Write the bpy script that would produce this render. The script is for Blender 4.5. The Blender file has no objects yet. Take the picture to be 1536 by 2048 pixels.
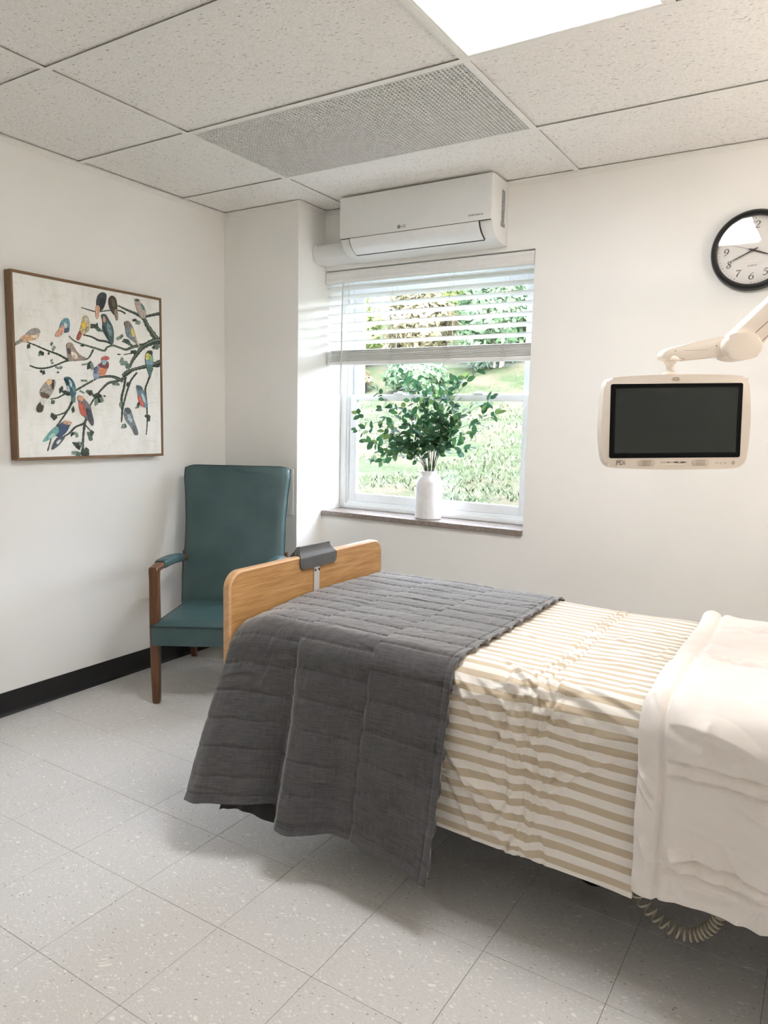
import bpy, bmesh, math, random
import numpy as np
from mathutils import Matrix, Vector

# ------------------------------------------------------------------ camera, sky, sun, exposure
sc = bpy.context.scene
COL = sc.collection
cam_d = bpy.data.cameras.new('camera')
cam_d.sensor_fit = 'HORIZONTAL'
cam_d.sensor_width = 36.0
cam_d.lens = 34.22
cam_d.clip_start = 0.02
cam_d.clip_end = 300
cam = bpy.data.objects.new('camera', cam_d)
COL.objects.link(cam)
CR = Vector((0.84766, 0.53007, 0.02212)); CU = Vector((-0.08320, 0.09165, 0.99231)); CF = Vector((-0.52397, 0.84298, -0.12179))
cm = Matrix.Identity(4)
for i in range(3):
    cm[i][0] = CR[i]; cm[i][1] = CU[i]; cm[i][2] = -CF[i]
cm[0][3], cm[1][3], cm[2][3] = 0.0, 0.0, 1.3074
cam.matrix_world = cm
sc.camera = cam

world = bpy.data.worlds.new('sky'); sc.world = world
world.use_nodes = True
wn = world.node_tree.nodes; wl = world.node_tree.links
wn.clear()
wo = wn.new('ShaderNodeOutputWorld'); wb = wn.new('ShaderNodeBackground'); ws = wn.new('ShaderNodeTexSky')
ws.sky_type = 'NISHITA'; ws.sun_disc = False; ws.sun_elevation = math.radians(55); ws.sun_rotation = math.radians(150)
ws.air_density = 1.0; ws.dust_density = 3.0; ws.ozone_density = 1.0
wh = wn.new('ShaderNodeHueSaturation'); wh.inputs['Saturation'].default_value = 0.45
wl.new(ws.outputs[0], wh.inputs['Color']); wl.new(wh.outputs[0], wb.inputs[0]); wl.new(wb.outputs[0], wo.inputs[0])
wb.inputs[1].default_value = 2.9

sun_d = bpy.data.lights.new('sun', 'SUN'); sun_d.energy = 1.8; sun_d.angle = math.radians(2.0); sun_d.color = (1.0, 0.95, 0.87)
sun = bpy.data.objects.new('sun', sun_d); COL.objects.link(sun)
sun.rotation_euler = Vector((-0.45, 0.42, -1.0)).to_track_quat('-Z', 'Y').to_euler()

REAR_FILL_EMIT = 1.0        # added fill panel behind the camera, an unseen source
PANEL_EMIT = 10.6       # ceiling light panels
WARM_EMIT = 4.0       # wall lamp over the bed head

sc.view_settings.view_transform = 'Standard'
sc.view_settings.look = 'None'
sc.view_settings.exposure = 1.22
sc.view_settings.gamma = 1.0
sc.view_settings.use_curve_mapping = False
try:
    sc.cycles.use_denoising = True
    sc.cycles.max_bounces = 9
    sc.cycles.diffuse_bounces = 8
    sc.cycles.transparent_max_bounces = 8
    sc.cycles.glossy_bounces = 3
    sc.cycles.use_light_tree = False
    sc.cycles.use_adaptive_sampling = True
    sc.cycles.adaptive_threshold = 0.1
    sc.cycles.adaptive_min_samples = 16
    sc.cycles.sample_clamp_indirect = 6.0
    sc.cycles.caustics_reflective = False
    sc.cycles.caustics_refractive = False
except Exception:
    pass

# ------------------------------------------------------------------ helpers
random.seed(7)
PI = math.pi
ROOTM = {}

def root_of(o):
    while o.parent is not None:
        o = o.parent
    return o

def tag(o, label, cat, group=None, kind=None):
    if label: o['label'] = label
    if cat: o['category'] = cat
    if group: o['group'] = group
    if kind: o['kind'] = kind
    return o

def thing(name, label, cat, loc=(0, 0, 0), rz=0.0, group=None, kind=None, mat4=None):
    o = bpy.data.objects.new(name, None)
    o.empty_display_size = 0.05
    COL.objects.link(o)
    m = mat4 if mat4 is not None else Matrix.Translation(Vector(loc)) @ Matrix.Rotation(rz, 4, 'Z')
    o.matrix_world = m
    ROOTM[o.name] = m.copy()
    return tag(o, label, cat, group, kind)

def mk(name, bm, mat, parent=None, smooth=None, local=False, kind=None, label=None):
    """link a bmesh as ONE mesh object; world coordinates unless local."""
    if isinstance(bm, bpy.types.Mesh):
        me = bm
    else:
        if parent is not None and not local:
            m = ROOTM.get(root_of(parent).name)
            if m is not None:
                bm.transform(m.inverted())
        bmesh.ops.recalc_face_normals(bm, faces=bm.faces)
        me = bpy.data.meshes.new(name)
        bm.to_mesh(me); bm.free()
        if smooth is not None:
            me.shade_smooth()
            me.set_sharp_from_angle(angle=math.radians(smooth))
    me.materials.clear() if not isinstance(bm, bpy.types.Mesh) else None
    if mat is not None and len(me.materials) == 0:
        for q in (mat if isinstance(mat, (list, tuple)) else [mat]):
            me.materials.append(q)
    o = bpy.data.objects.new(name, me)
    COL.objects.link(o)
    if parent is not None: o.parent = parent
    if kind: o['kind'] = kind
    if label: o['label'] = label
    return o

def B(): return bmesh.new()

def b_box(bm, x0, x1, y0, y1, z0, z1, bev=0.0, seg=2, M=None):
    r = bmesh.ops.create_cube(bm, size=1.0)
    vs = r['verts']
    for v in vs:
        v.co = Vector((x0 + (v.co.x + .5) * (x1 - x0), y0 + (v.co.y + .5) * (y1 - y0), z0 + (v.co.z + .5) * (z1 - z0)))
    if bev > 0:
        es = list({e for v in vs for e in v.link_edges})
        rr = bmesh.ops.bevel(bm, geom=es, offset=bev, segments=seg, profile=0.5, affect='EDGES')
        vs = list({v for f in rr['faces'] for v in f.verts} | {v for v in vs if v.is_valid})
    if M is not None:
        for v in vs: v.co = M @ v.co
    return vs

def b_cyl(bm, p0, p1, r0, r1=None, n=16, caps=True):
    if r1 is None: r1 = r0
    p0 = Vector(p0); p1 = Vector(p1); d = (p1 - p0).normalized()
    a = d.orthogonal().normalized(); b = d.cross(a)
    r0s, r1s = [], []
    for i in range(n):
        t = 2 * PI * i / n
        o = a * math.cos(t) + b * math.sin(t)
        r0s.append(bm.verts.new(p0 + o * r0)); r1s.append(bm.verts.new(p1 + o * r1))
    for i in range(n):
        j = (i + 1) % n
        bm.faces.new((r0s[i], r0s[j], r1s[j], r1s[i]))
    if caps:
        bm.faces.new(r0s[::-1]); bm.faces.new(r1s)

def b_tube(bm, pts, r, n=8, caps=True):
    pts = [Vector(p) for p in pts]
    rs = r if isinstance(r, (list, tuple)) else [r] * len(pts)
    prev = None; up = None
    for i, p in enumerate(pts):
        d = (pts[min(i + 1, len(pts) - 1)] - pts[max(i - 1, 0)]).normalized()
        if up is None: up = d.orthogonal().normalized()
        up = (up - d * up.dot(d))
        up = up.normalized() if up.length > 1e-6 else d.orthogonal().normalized()
        b = d.cross(up)
        ring = [bm.verts.new(p + (up * math.cos(2 * PI * k / n) + b * math.sin(2 * PI * k / n)) * rs[i]) for k in range(n)]
        if prev:
            for k in range(n):
                bm.faces.new((prev[k], prev[(k + 1) % n], ring[(k + 1) % n], ring[k]))
        elif caps: bm.faces.new(ring[::-1])
        prev = ring
    if caps: bm.faces.new(prev)

def b_lathe(bm, prof, n=40, c=(0, 0, 0), M=None):
    c = Vector(c); rings = []
    for (r, z) in prof:
        ring = []
        for i in range(n):
            t = 2 * PI * i / n
            p = Vector((r * math.cos(t), r * math.sin(t), z))
            ring.append(bm.verts.new((M @ p if M is not None else p) + c))
        rings.append(ring)
    for a, b in zip(rings, rings[1:]):
        for i in range(n):
            j = (i + 1) % n
            bm.faces.new((a[i], a[j], b[j], b[i]))
    if prof[0][0] > 1e-5: bm.faces.new(rings[0][::-1])
    if prof[-1][0] > 1e-5: bm.faces.new(rings[-1])
    bmesh.ops.remove_doubles(bm, verts=[v for r in rings for v in r], dist=1e-6)

def b_prism(bm, poly, d0, d1, fn, bev=0.0, seg=2):
    """poly of 2D points extruded from d0 to d1; fn(u, v, d) -> world"""
    lo = [bm.verts.new(fn(u, v, d0)) for u, v in poly]
    hi = [bm.verts.new(fn(u, v, d1)) for u, v in poly]
    n = len(poly); fs = [bm.faces.new(lo[::-1]), bm.faces.new(hi)]
    for i in range(n):
        j = (i + 1) % n
        fs.append(bm.faces.new((lo[i], lo[j], hi[j], hi[i])))
    if bev > 0:
        es = list(set(fs[0].edges) | set(fs[1].edges))
        bmesh.ops.bevel(bm, geom=es, offset=bev, segments=seg, profile=0.5, affect='EDGES')

def rrect(w, h, r, n=6, cx=0, cy=0):
    out = []
    for (sx, sy, a0) in ((1, 1, 0), (-1, 1, PI / 2), (-1, -1, PI), (1, -1, 1.5 * PI)):
        for k in range(n + 1):
            a = a0 + k * PI / 2 / n
            out.append((cx + sx * (w / 2 - r) + r * math.cos(a), cy + sy * (h / 2 - r) + r * math.sin(a)))
    return out

def smooth_pts(pts, n=6):
    """Catmull-Rom through tuples of any length"""
    P = [np.array(p, float) for p in pts]; out = []
    for i in range(len(P) - 1):
        p0 = P[max(i - 1, 0)]; p1 = P[i]; p2 = P[i + 1]; p3 = P[min(i + 2, len(P) - 1)]
        for k in range(n):
            t = k / n
            out.append(0.5 * ((2 * p1) + (-p0 + p2) * t + (2 * p0 - 5 * p1 + 4 * p2 - p3) * t * t + (-p0 + 3 * p1 - 3 * p2 + p3) * t ** 3))
    out.append(P[-1])
    return [tuple(o) for o in out]

def text_bm(s, size, fn, depth=0.0006, shear=0.0, align='CENTER'):
    """lettering as geometry; fn(u, v, d) -> world"""
    cu = bpy.data.curves.new('lettering', 'FONT'); cu.body = s; cu.size = size; cu.shear = shear
    cu.align_x = align; cu.align_y = 'CENTER'; cu.extrude = 0.0; cu.resolution_u = 3
    o = bpy.data.objects.new('lettering', cu)
    COL.objects.link(o)
    dg = bpy.context.evaluated_depsgraph_get()
    me = bpy.data.meshes.new_from_object(o.evaluated_get(dg))
    bm = B(); bm.from_mesh(me)
    bpy.data.objects.remove(o); bpy.data.curves.remove(cu); bpy.data.meshes.remove(me)
    r = bmesh.ops.extrude_face_region(bm, geom=list(bm.faces))
    for v in [g for g in r['geom'] if isinstance(g, bmesh.types.BMVert)]: v.co.z += depth
    for v in bm.verts: v.co = Vector(fn(v.co.x, v.co.y, v.co.z))
    return bm

# numpy gradient noise for cloth
_rng = np.random.default_rng(3)
_PERM = _rng.permutation(512)
_G = _rng.normal(size=(512, 2)); _G /= np.linalg.norm(_G, axis=1)[:, None]
def pn(x, y, seed=0):
    x = np.asarray(x, float) + seed * 17.31; y = np.asarray(y, float) + seed * 5.77
    xi = np.floor(x).astype(int); yi = np.floor(y).astype(int)
    xf = x - xi; yf = y - yi
    u = xf ** 3 * (xf * (xf * 6 - 15) + 10); v = yf ** 3 * (yf * (yf * 6 - 15) + 10)
    def g(ix, iy, fx, fy):
        h = _PERM[(_PERM[ix % 512] + iy) % 512]
        return _G[h, 0] * fx + _G[h, 1] * fy
    a = g(xi, yi, xf, yf); b = g(xi + 1, yi, xf - 1, yf); c = g(xi, yi + 1, xf, yf - 1); d = g(xi + 1, yi + 1, xf - 1, yf - 1)
    return ((a + (b - a) * u) * (1 - v) + (c + (d - c) * u) * v) * 1.5

# ------------------------------------------------------------------ materials
def hexc(r, g, b):
    f = lambda c: ((c / 255 + 0.055) / 1.055) ** 2.4 if c / 255 > 0.04045 else c / 255 / 12.92
    return (f(r), f(g), f(b), 1.0)

class Mat:
    def __init__(s, name, col=(0.8, 0.8, 0.8, 1), rough=0.5, metal=0.0, spec=0.5, coat=0.0, sheen=0.0):
        s.m = bpy.data.materials.new(name); s.m.use_nodes = True
        s.n = s.m.node_tree.nodes; s.l = s.m.node_tree.links
        s.p = s.n['Principled BSDF']; s.out = s.n['Material Output']
        s.p.inputs['Base Color'].default_value = col
        s.p.inputs['Roughness'].default_value = rough
        s.p.inputs['Metallic'].default_value = metal
        s.p.inputs['Specular IOR Level'].default_value = spec
        s.p.inputs['Coat Weight'].default_value = coat
        s.p.inputs['Sheen Weight'].default_value = sheen
        s._pos = None
    def pos(s, kind='world'):
        if kind == 'world':
            return s.n.new('ShaderNodeNewGeometry').outputs['Position']
        tc = s.n.new('ShaderNodeTexCoord')
        return tc.outputs[{'object': 'Object', 'uv': 'UV'}[kind]]
    def map(s, src, scale=(1, 1, 1), rot=(0, 0, 0), loc=(0, 0, 0)):
        q = s.n.new('ShaderNodeMapping'); s.l.new(src, q.inputs[0])
        q.inputs['Scale'].default_value = scale; q.inputs['Rotation'].default_value = rot; q.inputs['Location'].default_value = loc
        return q.outputs[0]
    def noise(s, src, scale, detail=3, rough=0.5, dist=0.0):
        q = s.n.new('ShaderNodeTexNoise'); s.l.new(src, q.inputs['Vector'])
        q.inputs['Scale'].default_value = scale; q.inputs['Detail'].default_value = detail
        q.inputs['Roughness'].default_value = rough; q.inputs['Distortion'].default_value = dist
        return q.outputs[0]
    def vor(s, src, scale, feature='F1', out='Distance', rnd=1.0):
        q = s.n.new('ShaderNodeTexVoronoi'); s.l.new(src, q.inputs['Vector']); q.feature = feature
        q.inputs['Scale'].default_value = scale; q.inputs['Randomness'].default_value = rnd
        return (q.outputs['Distance'], q.outputs['Color']) if out == 'both' else q.outputs[out]
    def ramp(s, src, stops, interp='LINEAR'):
        q = s.n.new('ShaderNodeValToRGB'); s.l.new(src, q.inputs[0]); cr = q.color_ramp; cr.interpolation = interp
        while len(cr.elements) < len(stops): cr.elements.new(0.5)
        for e, (p, c) in zip(cr.elements, stops):
            e.position = p; e.color = c if len(c) == 4 else (*c, 1)
        return q.outputs[0]
    def math(s, op, a, b=None, clamp=False):
        q = s.n.new('ShaderNodeMath'); q.operation = op; q.use_clamp = clamp
        for i, v in enumerate((a, b)):
            if v is None: continue
            if isinstance(v, (int, float)): q.inputs[i].default_value = v
            else: s.l.new(v, q.inputs[i])
        return q.outputs[0]
    def mix(s, fac, a, b, mode='MIX'):
        q = s.n.new('ShaderNodeMix'); q.data_type = 'RGBA'; q.blend_type = mode
        for key, v in ((0, fac), (6, a), (7, b)):
            if isinstance(v, (int, float, tuple, list)): q.inputs[key].default_value = v
            else: s.l.new(v, q.inputs[key])
        return q.outputs[2]
    def sep(s, src):
        q = s.n.new('ShaderNodeSeparateXYZ'); s.l.new(src, q.inputs[0]); return q.outputs
    def col(s, src): s.l.new(src, s.p.inputs['Base Color'])
    def rough(s, src): s.l.new(src, s.p.inputs['Roughness'])
    def bump(s, src, strength=0.3, dist=0.01):
        q = s.n.new('ShaderNodeBump'); q.inputs['Strength'].default_value = strength; q.inputs['Distance'].default_value = dist
        s.l.new(src, q.inputs['Height']); s.l.new(q.outputs[0], s.p.inputs['Normal'])

W4 = (1, 1, 1, 1); K4 = (0, 0, 0, 1)

def plain(name, col, rough=0.5, var=0.06, scale=30, bump=0.0, **kw):
    """a solid colour with a slight noise variation"""
    k = Mat(name, col, rough, **kw)
    n = k.noise(k.pos('object'), scale, 1)
    lo = tuple(c * (1 - var) for c in col[:3]) + (1,); hi = tuple(min(1, c * (1 + var)) for c in col[:3]) + (1,)
    k.col(k.ramp(n, [(0.3, lo), (0.7, hi)]))
    if bump: k.bump(n, bump, 0.002)
    return k.m

# painted wall
k = Mat('wall_paint', hexc(240, 238, 233), 0.55, spec=0.35)
nb = k.noise(k.pos(), 2.2, 0)
k.col(k.ramp(nb, [(0.3, hexc(241, 240, 236)), (0.7, hexc(245, 244, 241))]))
M_WALL = k.m

# speckled vinyl composition tile: cream and dark chips drawn out in one direction
k = Mat('vinyl_tile', hexc(190, 186, 180), 0.34, spec=0.5)
P = k.pos()
warp = k.noise(P, 14, 0)
wv = k.n.new('ShaderNodeVectorMath'); wv.operation = 'ADD'; k.l.new(P, wv.inputs[0])
wsx = k.n.new('ShaderNodeCombineXYZ'); k.l.new(k.math('MULTIPLY', warp, 0.03), wsx.inputs[0]); k.l.new(k.math('MULTIPLY', warp, 0.05), wsx.inputs[1])
k.l.new(wsx.outputs[0], wv.inputs[1]); PW = wv.outputs[0]
a = k.map(PW, (62, 150, 1), (0, 0, 0.5)); d1, c1 = k.vor(a, 1.0, out='both')
a2 = k.map(PW, (85, 190, 1), (0, 0, 0.15), (3.3, 1.1, 0)); d2, c2 = k.vor(a2, 1.0, out='both')
a3 = k.map(PW, (26, 60, 1), (0, 0, 0.8), (7.3, 4.1, 0)); d3, c3 = k.vor(a3, 1.0, out='both')
s1 = k.sep(c1); s2 = k.sep(c2); s3 = k.sep(c3)
lt = k.math('MULTIPLY', k.math('LESS_THAN', d1, 0.30), k.math('GREATER_THAN', s1[0], 0.62))
lt2 = k.math('MULTIPLY', k.math('LESS_THAN', d3, 0.20), k.math('GREATER_THAN', s3[1], 0.82))
dk = k.math('MULTIPLY', k.math('LESS_THAN', d2, 0.24), k.math('GREATER_THAN', s2[0], 0.93))
fine = k.noise(k.map(PW, (120, 260, 1), (0, 0, 0.5)), 1.0, 1)
base = k.ramp(fine, [(0.3, hexc(216, 214, 212)), (0.62, hexc(229, 227, 225))])
base = k.mix(k.math('MULTIPLY', k.noise(P, 3.0, 1), 0.25), base, hexc(210, 208, 205))
c = k.mix(lt, base, hexc(242, 240, 236)); c = k.mix(lt2, c, hexc(246, 244, 240)); c = k.mix(dk, c, hexc(146, 140, 132))
k.col(c)
M_TILE = k.m
M_GROUT = plain('tile_joint_dirt', hexc(92, 88, 82), 0.8)

# fissured mineral ceiling tile
k = Mat('acoustic_tile', hexc(226, 223, 217), 0.9, spec=0.1)
P = k.pos()
FW = k.noise(P, 26, 1)
def fiss(rot, loc, sx, sy, thr, sel):
    sx *= 1.35; sy *= 1.35
    w = FW
    wc = k.n.new('ShaderNodeCombineXYZ'); k.l.new(k.math('MULTIPLY', w, 0.022), wc.inputs[0]); k.l.new(k.math('MULTIPLY', w, 0.03), wc.inputs[1])
    va = k.n.new('ShaderNodeVectorMath'); va.operation = 'ADD'; k.l.new(P, va.inputs[0]); k.l.new(wc.outputs[0], va.inputs[1])
    m = k.map(va.outputs[0], (sx, sy, 1), (0, 0, rot), loc)
    dd, cc = k.vor(m, 1.0, out='both'); cc = k.sep(cc)
    return k.math('MULTIPLY', k.math('LESS_THAN', dd, thr), k.math('GREATER_THAN', cc[0], sel))
f1 = fiss(0.5, (0, 0, 0), 17, 100, 0.15, 0.45); f2 = fiss(-0.7, (5, 3, 0), 17, 100, 0.15, 0.50)
pin = k.math('LESS_THAN', k.vor(P, 150), 0.22)
ff = k.math('MAXIMUM', f1, f2)
base = k.ramp(k.noise(P, 130, 0), [(0.3, hexc(236, 234, 230)), (0.7, hexc(246, 244, 241))])
c = k.mix(k.math('MULTIPLY', pin, 0.35), base, hexc(190, 186, 180)); c = k.mix(k.math('MULTIPLY', ff, 0.8), c, hexc(140, 134, 126))
k.col(c)
M_CEIL = k.m

M_TBAR = plain('tbar_enamel', hexc(238, 237, 233), 0.45, 0.02)
M_BLACK = plain('black_rubber', hexc(20, 20, 21), 0.45, 0.1)
M_WHITE = plain('white_plastic', hexc(236, 237, 236), 0.35, 0.015)
M_VINYL = plain('window_vinyl', hexc(240, 242, 243), 0.35, 0.015)
M_SLAT = plain('blind_slat_white', hexc(238, 238, 236), 0.42, 0.015)
M_ACW = plain('air_conditioner_white', hexc(232, 233, 231), 0.3, 0.01)
M_DARKGAP = plain('dark_gap', hexc(48, 48, 48), 0.6)
M_GREYTXT = plain('grey_print', hexc(120, 120, 118), 0.5)
M_GRILLE = plain('grille_white', hexc(232, 232, 230), 0.4, 0.02)
M_PLENUM = plain('plenum_grey', hexc(196, 195, 192), 0.8)
M_LAWNDIRT = None

# stone sill
k = Mat('sill_stone', hexc(130, 118, 110), 0.28)
nn = k.noise(k.pos(), 60, 5, 0.7); k.col(k.ramp(nn, [(0.3, hexc(112, 100, 92)), (0.55, hexc(146, 134, 126)), (0.75, hexc(176, 166, 158))]))
M_SILL = k.m

# glass pane: mostly clear with a Fresnel reflection
k = Mat('window_glass')
tr = k.n.new('ShaderNodeBsdfTransparent'); gl = k.n.new('ShaderNodeBsdfGlossy'); mx = k.n.new('ShaderNodeMixShader')
def schlick(k, f0):
    lw = k.n.new('ShaderNodeLayerWeight'); lw.inputs[0].default_value = 0.5
    return k.math('ADD', k.math('MULTIPLY', k.math('POWER', lw.outputs['Facing'], 5.0), 1 - f0), f0)
tr.inputs[0].default_value = (0.97, 0.98, 0.975, 1); gl.inputs['Roughness'].default_value = 0.01
k.l.new(schlick(k, 0.035), mx.inputs[0]); k.l.new(tr.outputs[0], mx.inputs[1]); k.l.new(gl.outputs[0], mx.inputs[2]); k.l.new(mx.outputs[0], k.out.inputs[0])
M_GLASS = k.m
k.n.remove(k.p)

def emis(name, col, strength):
    m = bpy.data.materials.new(name); m.use_nodes = True
    n = m.node_tree.nodes; n.clear()
    o = n.new('ShaderNodeOutputMaterial'); e = n.new('ShaderNodeEmission')
    e.inputs[0].default_value = col; e.inputs[1].default_value = strength
    m.node_tree.links.new(e.outputs[0], o.inputs[0])
    return m
M_PANEL = emis('panel_light', (0.985, 0.99, 1.0, 1), PANEL_EMIT)
M_REARFILL = emis('rear_fill_light', (0.985, 0.99, 1.0, 1), REAR_FILL_EMIT)
M_UP = emis('warm_uplight', (1.0, 0.91, 0.83, 1), 55.0)
M_WARM = emis('warm_lamp', (1.0, 0.77, 0.60, 1), WARM_EMIT)

def wood(name, c1, c2, c3, axis=0, scale=1.0, rough=0.4, coord='object'):
    k = Mat(name, c2, rough)
    sc3 = [26 * scale] * 3; sc3[axis] = 1.6 * scale
    v = k.map(k.pos(coord), tuple(sc3))
    n1 = k.noise(v, 1.6, 6, 0.65, 0.6)
    sc4 = [150 * scale] * 3; sc4[axis] = 5 * scale
    n2 = k.noise(k.map(k.pos(coord), tuple(sc4)), 1.0, 3)
    c = k.ramp(n1, [(0.28, c1), (0.5, c2), (0.72, c3)])
    c = k.mix(k.math('MULTIPLY', k.ramp(n2, [(0.52, K4), (0.68, W4)]), 0.35), c, c1)
    k.col(c); k.bump(n2, 0.08, 0.002)
    return k.m
M_OAK = wood('oak_laminate', hexc(158, 112, 62), hexc(192, 146, 92), hexc(208, 166, 112), axis=1, rough=0.42, scale=2.3)
M_OAKEDGE = wood('oak_edge_band', hexc(196, 150, 106), hexc(216, 174, 132), hexc(226, 190, 150), axis=1)
M_WALNUT = wood('walnut_wood', hexc(74, 46, 28), hexc(104, 67, 41), hexc(128, 86, 54), axis=2, rough=0.38)
M_FRAME = wood('picture_frame_wood', hexc(92, 66, 44), hexc(122, 92, 62), hexc(140, 110, 78), axis=2, rough=0.5)
M_FRAMEH = wood('picture_frame_rail', hexc(92, 66, 44), hexc(122, 92, 62), hexc(140, 110, 78), axis=1, rough=0.5)
M_FRAMEEDGE = wood('picture_frame_edge', hexc(120, 96, 66), hexc(146, 120, 86), hexc(160, 134, 98), axis=1, rough=0.5)

# teal vinyl upholstery
k = Mat('teal_vinyl', hexc(62, 88, 90), 0.42, spec=0.5)
n1 = k.noise(k.pos('object'), 7, 4); n2 = k.vor(k.pos('object'), 420)
k.col(k.ramp(n1, [(0.3, hexc(57, 83, 85)), (0.7, hexc(70, 96, 97))])); k.bump(n2, 0.12, 0.001)
k.rough(k.ramp(n1, [(0.3, (0.38,) * 3), (0.7, (0.5,) * 3)]))
M_TEAL = k.m
M_TEALPIPE = plain('teal_piping', hexc(40, 66, 68), 0.45)

# ------------------------------------------------------------------ the room
XL, XR, YB, YF, H = -3.0005, 1.15, 3.3156, -1.70, 2.4266
XC, YC = -2.4745, 3.0842                    # corner pier
WX0, WX1, WZ0, WZ1 = XC, -1.2716, 0.778, 2.119   # window opening

# floor with its tiles
bm = B(); b_box(bm, XL - .2, XR + .2, YF - .2, YB + .3, -0.15, -0.0016)
floor = tag(mk('floor', bm, M_GROUT), 'pale grey speckled vinyl tile floor under the bed', 'floor', kind='structure')
T = 0.3048; TX, TY = -1.5708, 1.2670
def floor_tiles():
    shared = None
    i0 = math.floor((XL - TX) / T); i1 = math.ceil((XR - TX) / T); j0 = math.floor((YF - TY) / T); j1 = math.ceil((YB - TY) / T)
    g = 0.0005
    for i in range(i0, i1):
        for j in range(j0, j1):
            ax, bx = TX + i * T + g, TX + (i + 1) * T - g; ay, by = TY + j * T + g, TY + (j + 1) * T - g
            cx0, cx1, cy0, cy1 = max(ax, XL), min(bx, XR), max(ay, YF), min(by, YB)
            if cx1 - cx0 < .01 or cy1 - cy0 < .01: continue
            full = (cx0 == ax and cx1 == bx and cy0 == ay and cy1 == by)
            dz = random.uniform(-0.0003, 0.0002)
            if full and shared:
                o = bpy.data.objects.new('floor_tile', shared); COL.objects.link(o); o.parent = floor
            else:
                w, d = cx1 - cx0, cy1 - cy0
                bm = B(); b_box(bm, -w / 2, w / 2, -d / 2, d / 2, -0.003, 0, 0.0006, 1)
                o = mk('floor_tile', bm, M_TILE, floor, local=True)
                if full: shared = o.data
            o.location = ((cx0 + cx1) / 2, (cy0 + cy1) / 2, dz)
floor_tiles()

bm = B(); b_box(bm, XL - .25, XL, YF - .2, YB + .25, 0, H + .4)
tag(mk('wall_left', bm, M_WALL), 'white painted wall with the bird painting', 'wall', kind='structure')
bm = B()
b_box(bm, XL, XC, YC, YB + .25, 0, H + .4, 0.002, 1)
tag(mk('wall_corner_pier', bm, M_WALL), 'white boxed-out corner pier behind the teal chair', 'wall', kind='structure')
bm = B()
b_box(bm, XC, WX1, YB, YB + .25, 0, WZ0)
b_box(bm, XC, WX1, YB, YB + .25, WZ1, H + .4)
b_box(bm, WX1, XR + .25, YB, YB + .25, 0, H + .4)
bmesh.ops.remove_doubles(bm, verts=bm.verts, dist=1e-5)
tag(mk('wall_back', bm, M_WALL), 'off-white painted wall holding window and clock', 'wall', kind='structure')
bm = B(); b_box(bm, XR, XR + .25, YF - .2, YB, 0, H + .4)
tag(mk('wall_right', bm, M_WALL), 'white painted wall at the head of the bed', 'wall', kind='structure')
bm = B(); b_box(bm, XL, XR, YF - .25, YF, 0, H + .4)
tag(mk('wall_rear', bm, M_WALL), 'white painted wall opposite the window', 'wall', kind='structure')

# rubber cove base
def cove(name, label, pts):
    """pts: (x, y) path along the wall foot; inward normal to the left of travel"""
    prof = [(0.0, 0.104), (0.003, 0.104), (0.0035, 0.02), (0.008, 0.008), (0.014, 0.0005), (0.0, 0.0005)]
    bm = B(); rings = []
    for i, (x, y) in enumerate(pts):
        a = Vector(pts[max(i - 1, 0)]); b = Vector(pts[i]); c = Vector(pts[min(i + 1, len(pts) - 1)])
        n1 = (b - a); n2 = (c - b)
        ns = [Vector((-v.y, v.x)).normalized() for v in (n1, n2) if v.length > 1e-6]
        nrm = ns[0] if len(ns) == 1 else (ns[0] + ns[1]) / (1 + ns[0].dot(ns[1]))
        rings.append([bm.verts.new((x + nrm.x * o, y + nrm.y * o, z)) for o, z in prof])
    for a, b in zip(rings, rings[1:]):
        for q in range(len(prof)):
            r = (q + 1) % len(prof)
            bm.faces.new((a[q], a[r], b[r], b[q]))
    bm.faces.new(rings[0]); bm.faces.new(rings[-1][::-1])
    tag(mk(name, bm, M_BLACK, smooth=40), label, 'baseboard', kind='structure')
cove('baseboard_left', 'black rubber baseboard along the wall under the bird painting', [(XL, YC), (XL, YF)])
cove('baseboard_back', 'black rubber baseboard around the pier and under the window', [(XR, YB), (XC, YB), (XC, YC), (XL + .015, YC)])

# suspended ceiling
bm = B(); b_box(bm, XL - .3, XR + .3, YF - .3, YB + .3, H + .30, H + .42)
ceil = tag(mk('ceiling', bm, M_PLENUM), 'suspended ceiling of white fissured tiles in a metal grid', 'ceiling', kind='structure')
GX = [-2.3093, -1.0903, 0.1287]; GY = [-1.4872, -0.8776, -0.2680, 0.3414, 0.9510, 1.5606, 2.1702, 2.7798]
tb = 0.012
def bar(x0, x1, y0, y1):
    bm = B(); b_box(bm, x0, x1, y0, y1, H, H + 0.0015, 0.0004, 1)
    if x1 - x0 > y1 - y0: b_box(bm, x0, x1, (y0 + y1) / 2 - .001, (y0 + y1) / 2 + .001, H + .0015, H + .035)
    else: b_box(bm, (x0 + x1) / 2 - .001, (x0 + x1) / 2 + .001, y0, y1, H + .0015, H + .035)
    mk('t_bar', bm, M_TBAR, ceil)
for y in GY: bar(XL, XR, y - tb, y + tb)
ys = [YF] + GY + [YB]; xs = [XL] + GX + [XR]
for x in GX:
    for a, b in zip(ys, ys[1:]): bar(x - tb, x + tb, a + (tb if a != YF else 0), b - (tb if b != YB else 0))
LX = -0.4807
LIGHTS = [(GX[1], LX, 1.5606, 2.1702), (GX[1], LX, -0.8776, -0.2680)]  # beside the grille, then the added fill panel to the rear
VENT = (GX[0], GX[1], 2.1702, 2.7798)
for (a, b, c, d) in LIGHTS: bar(b - tb, b + tb, c + tb, d - tb)
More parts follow.
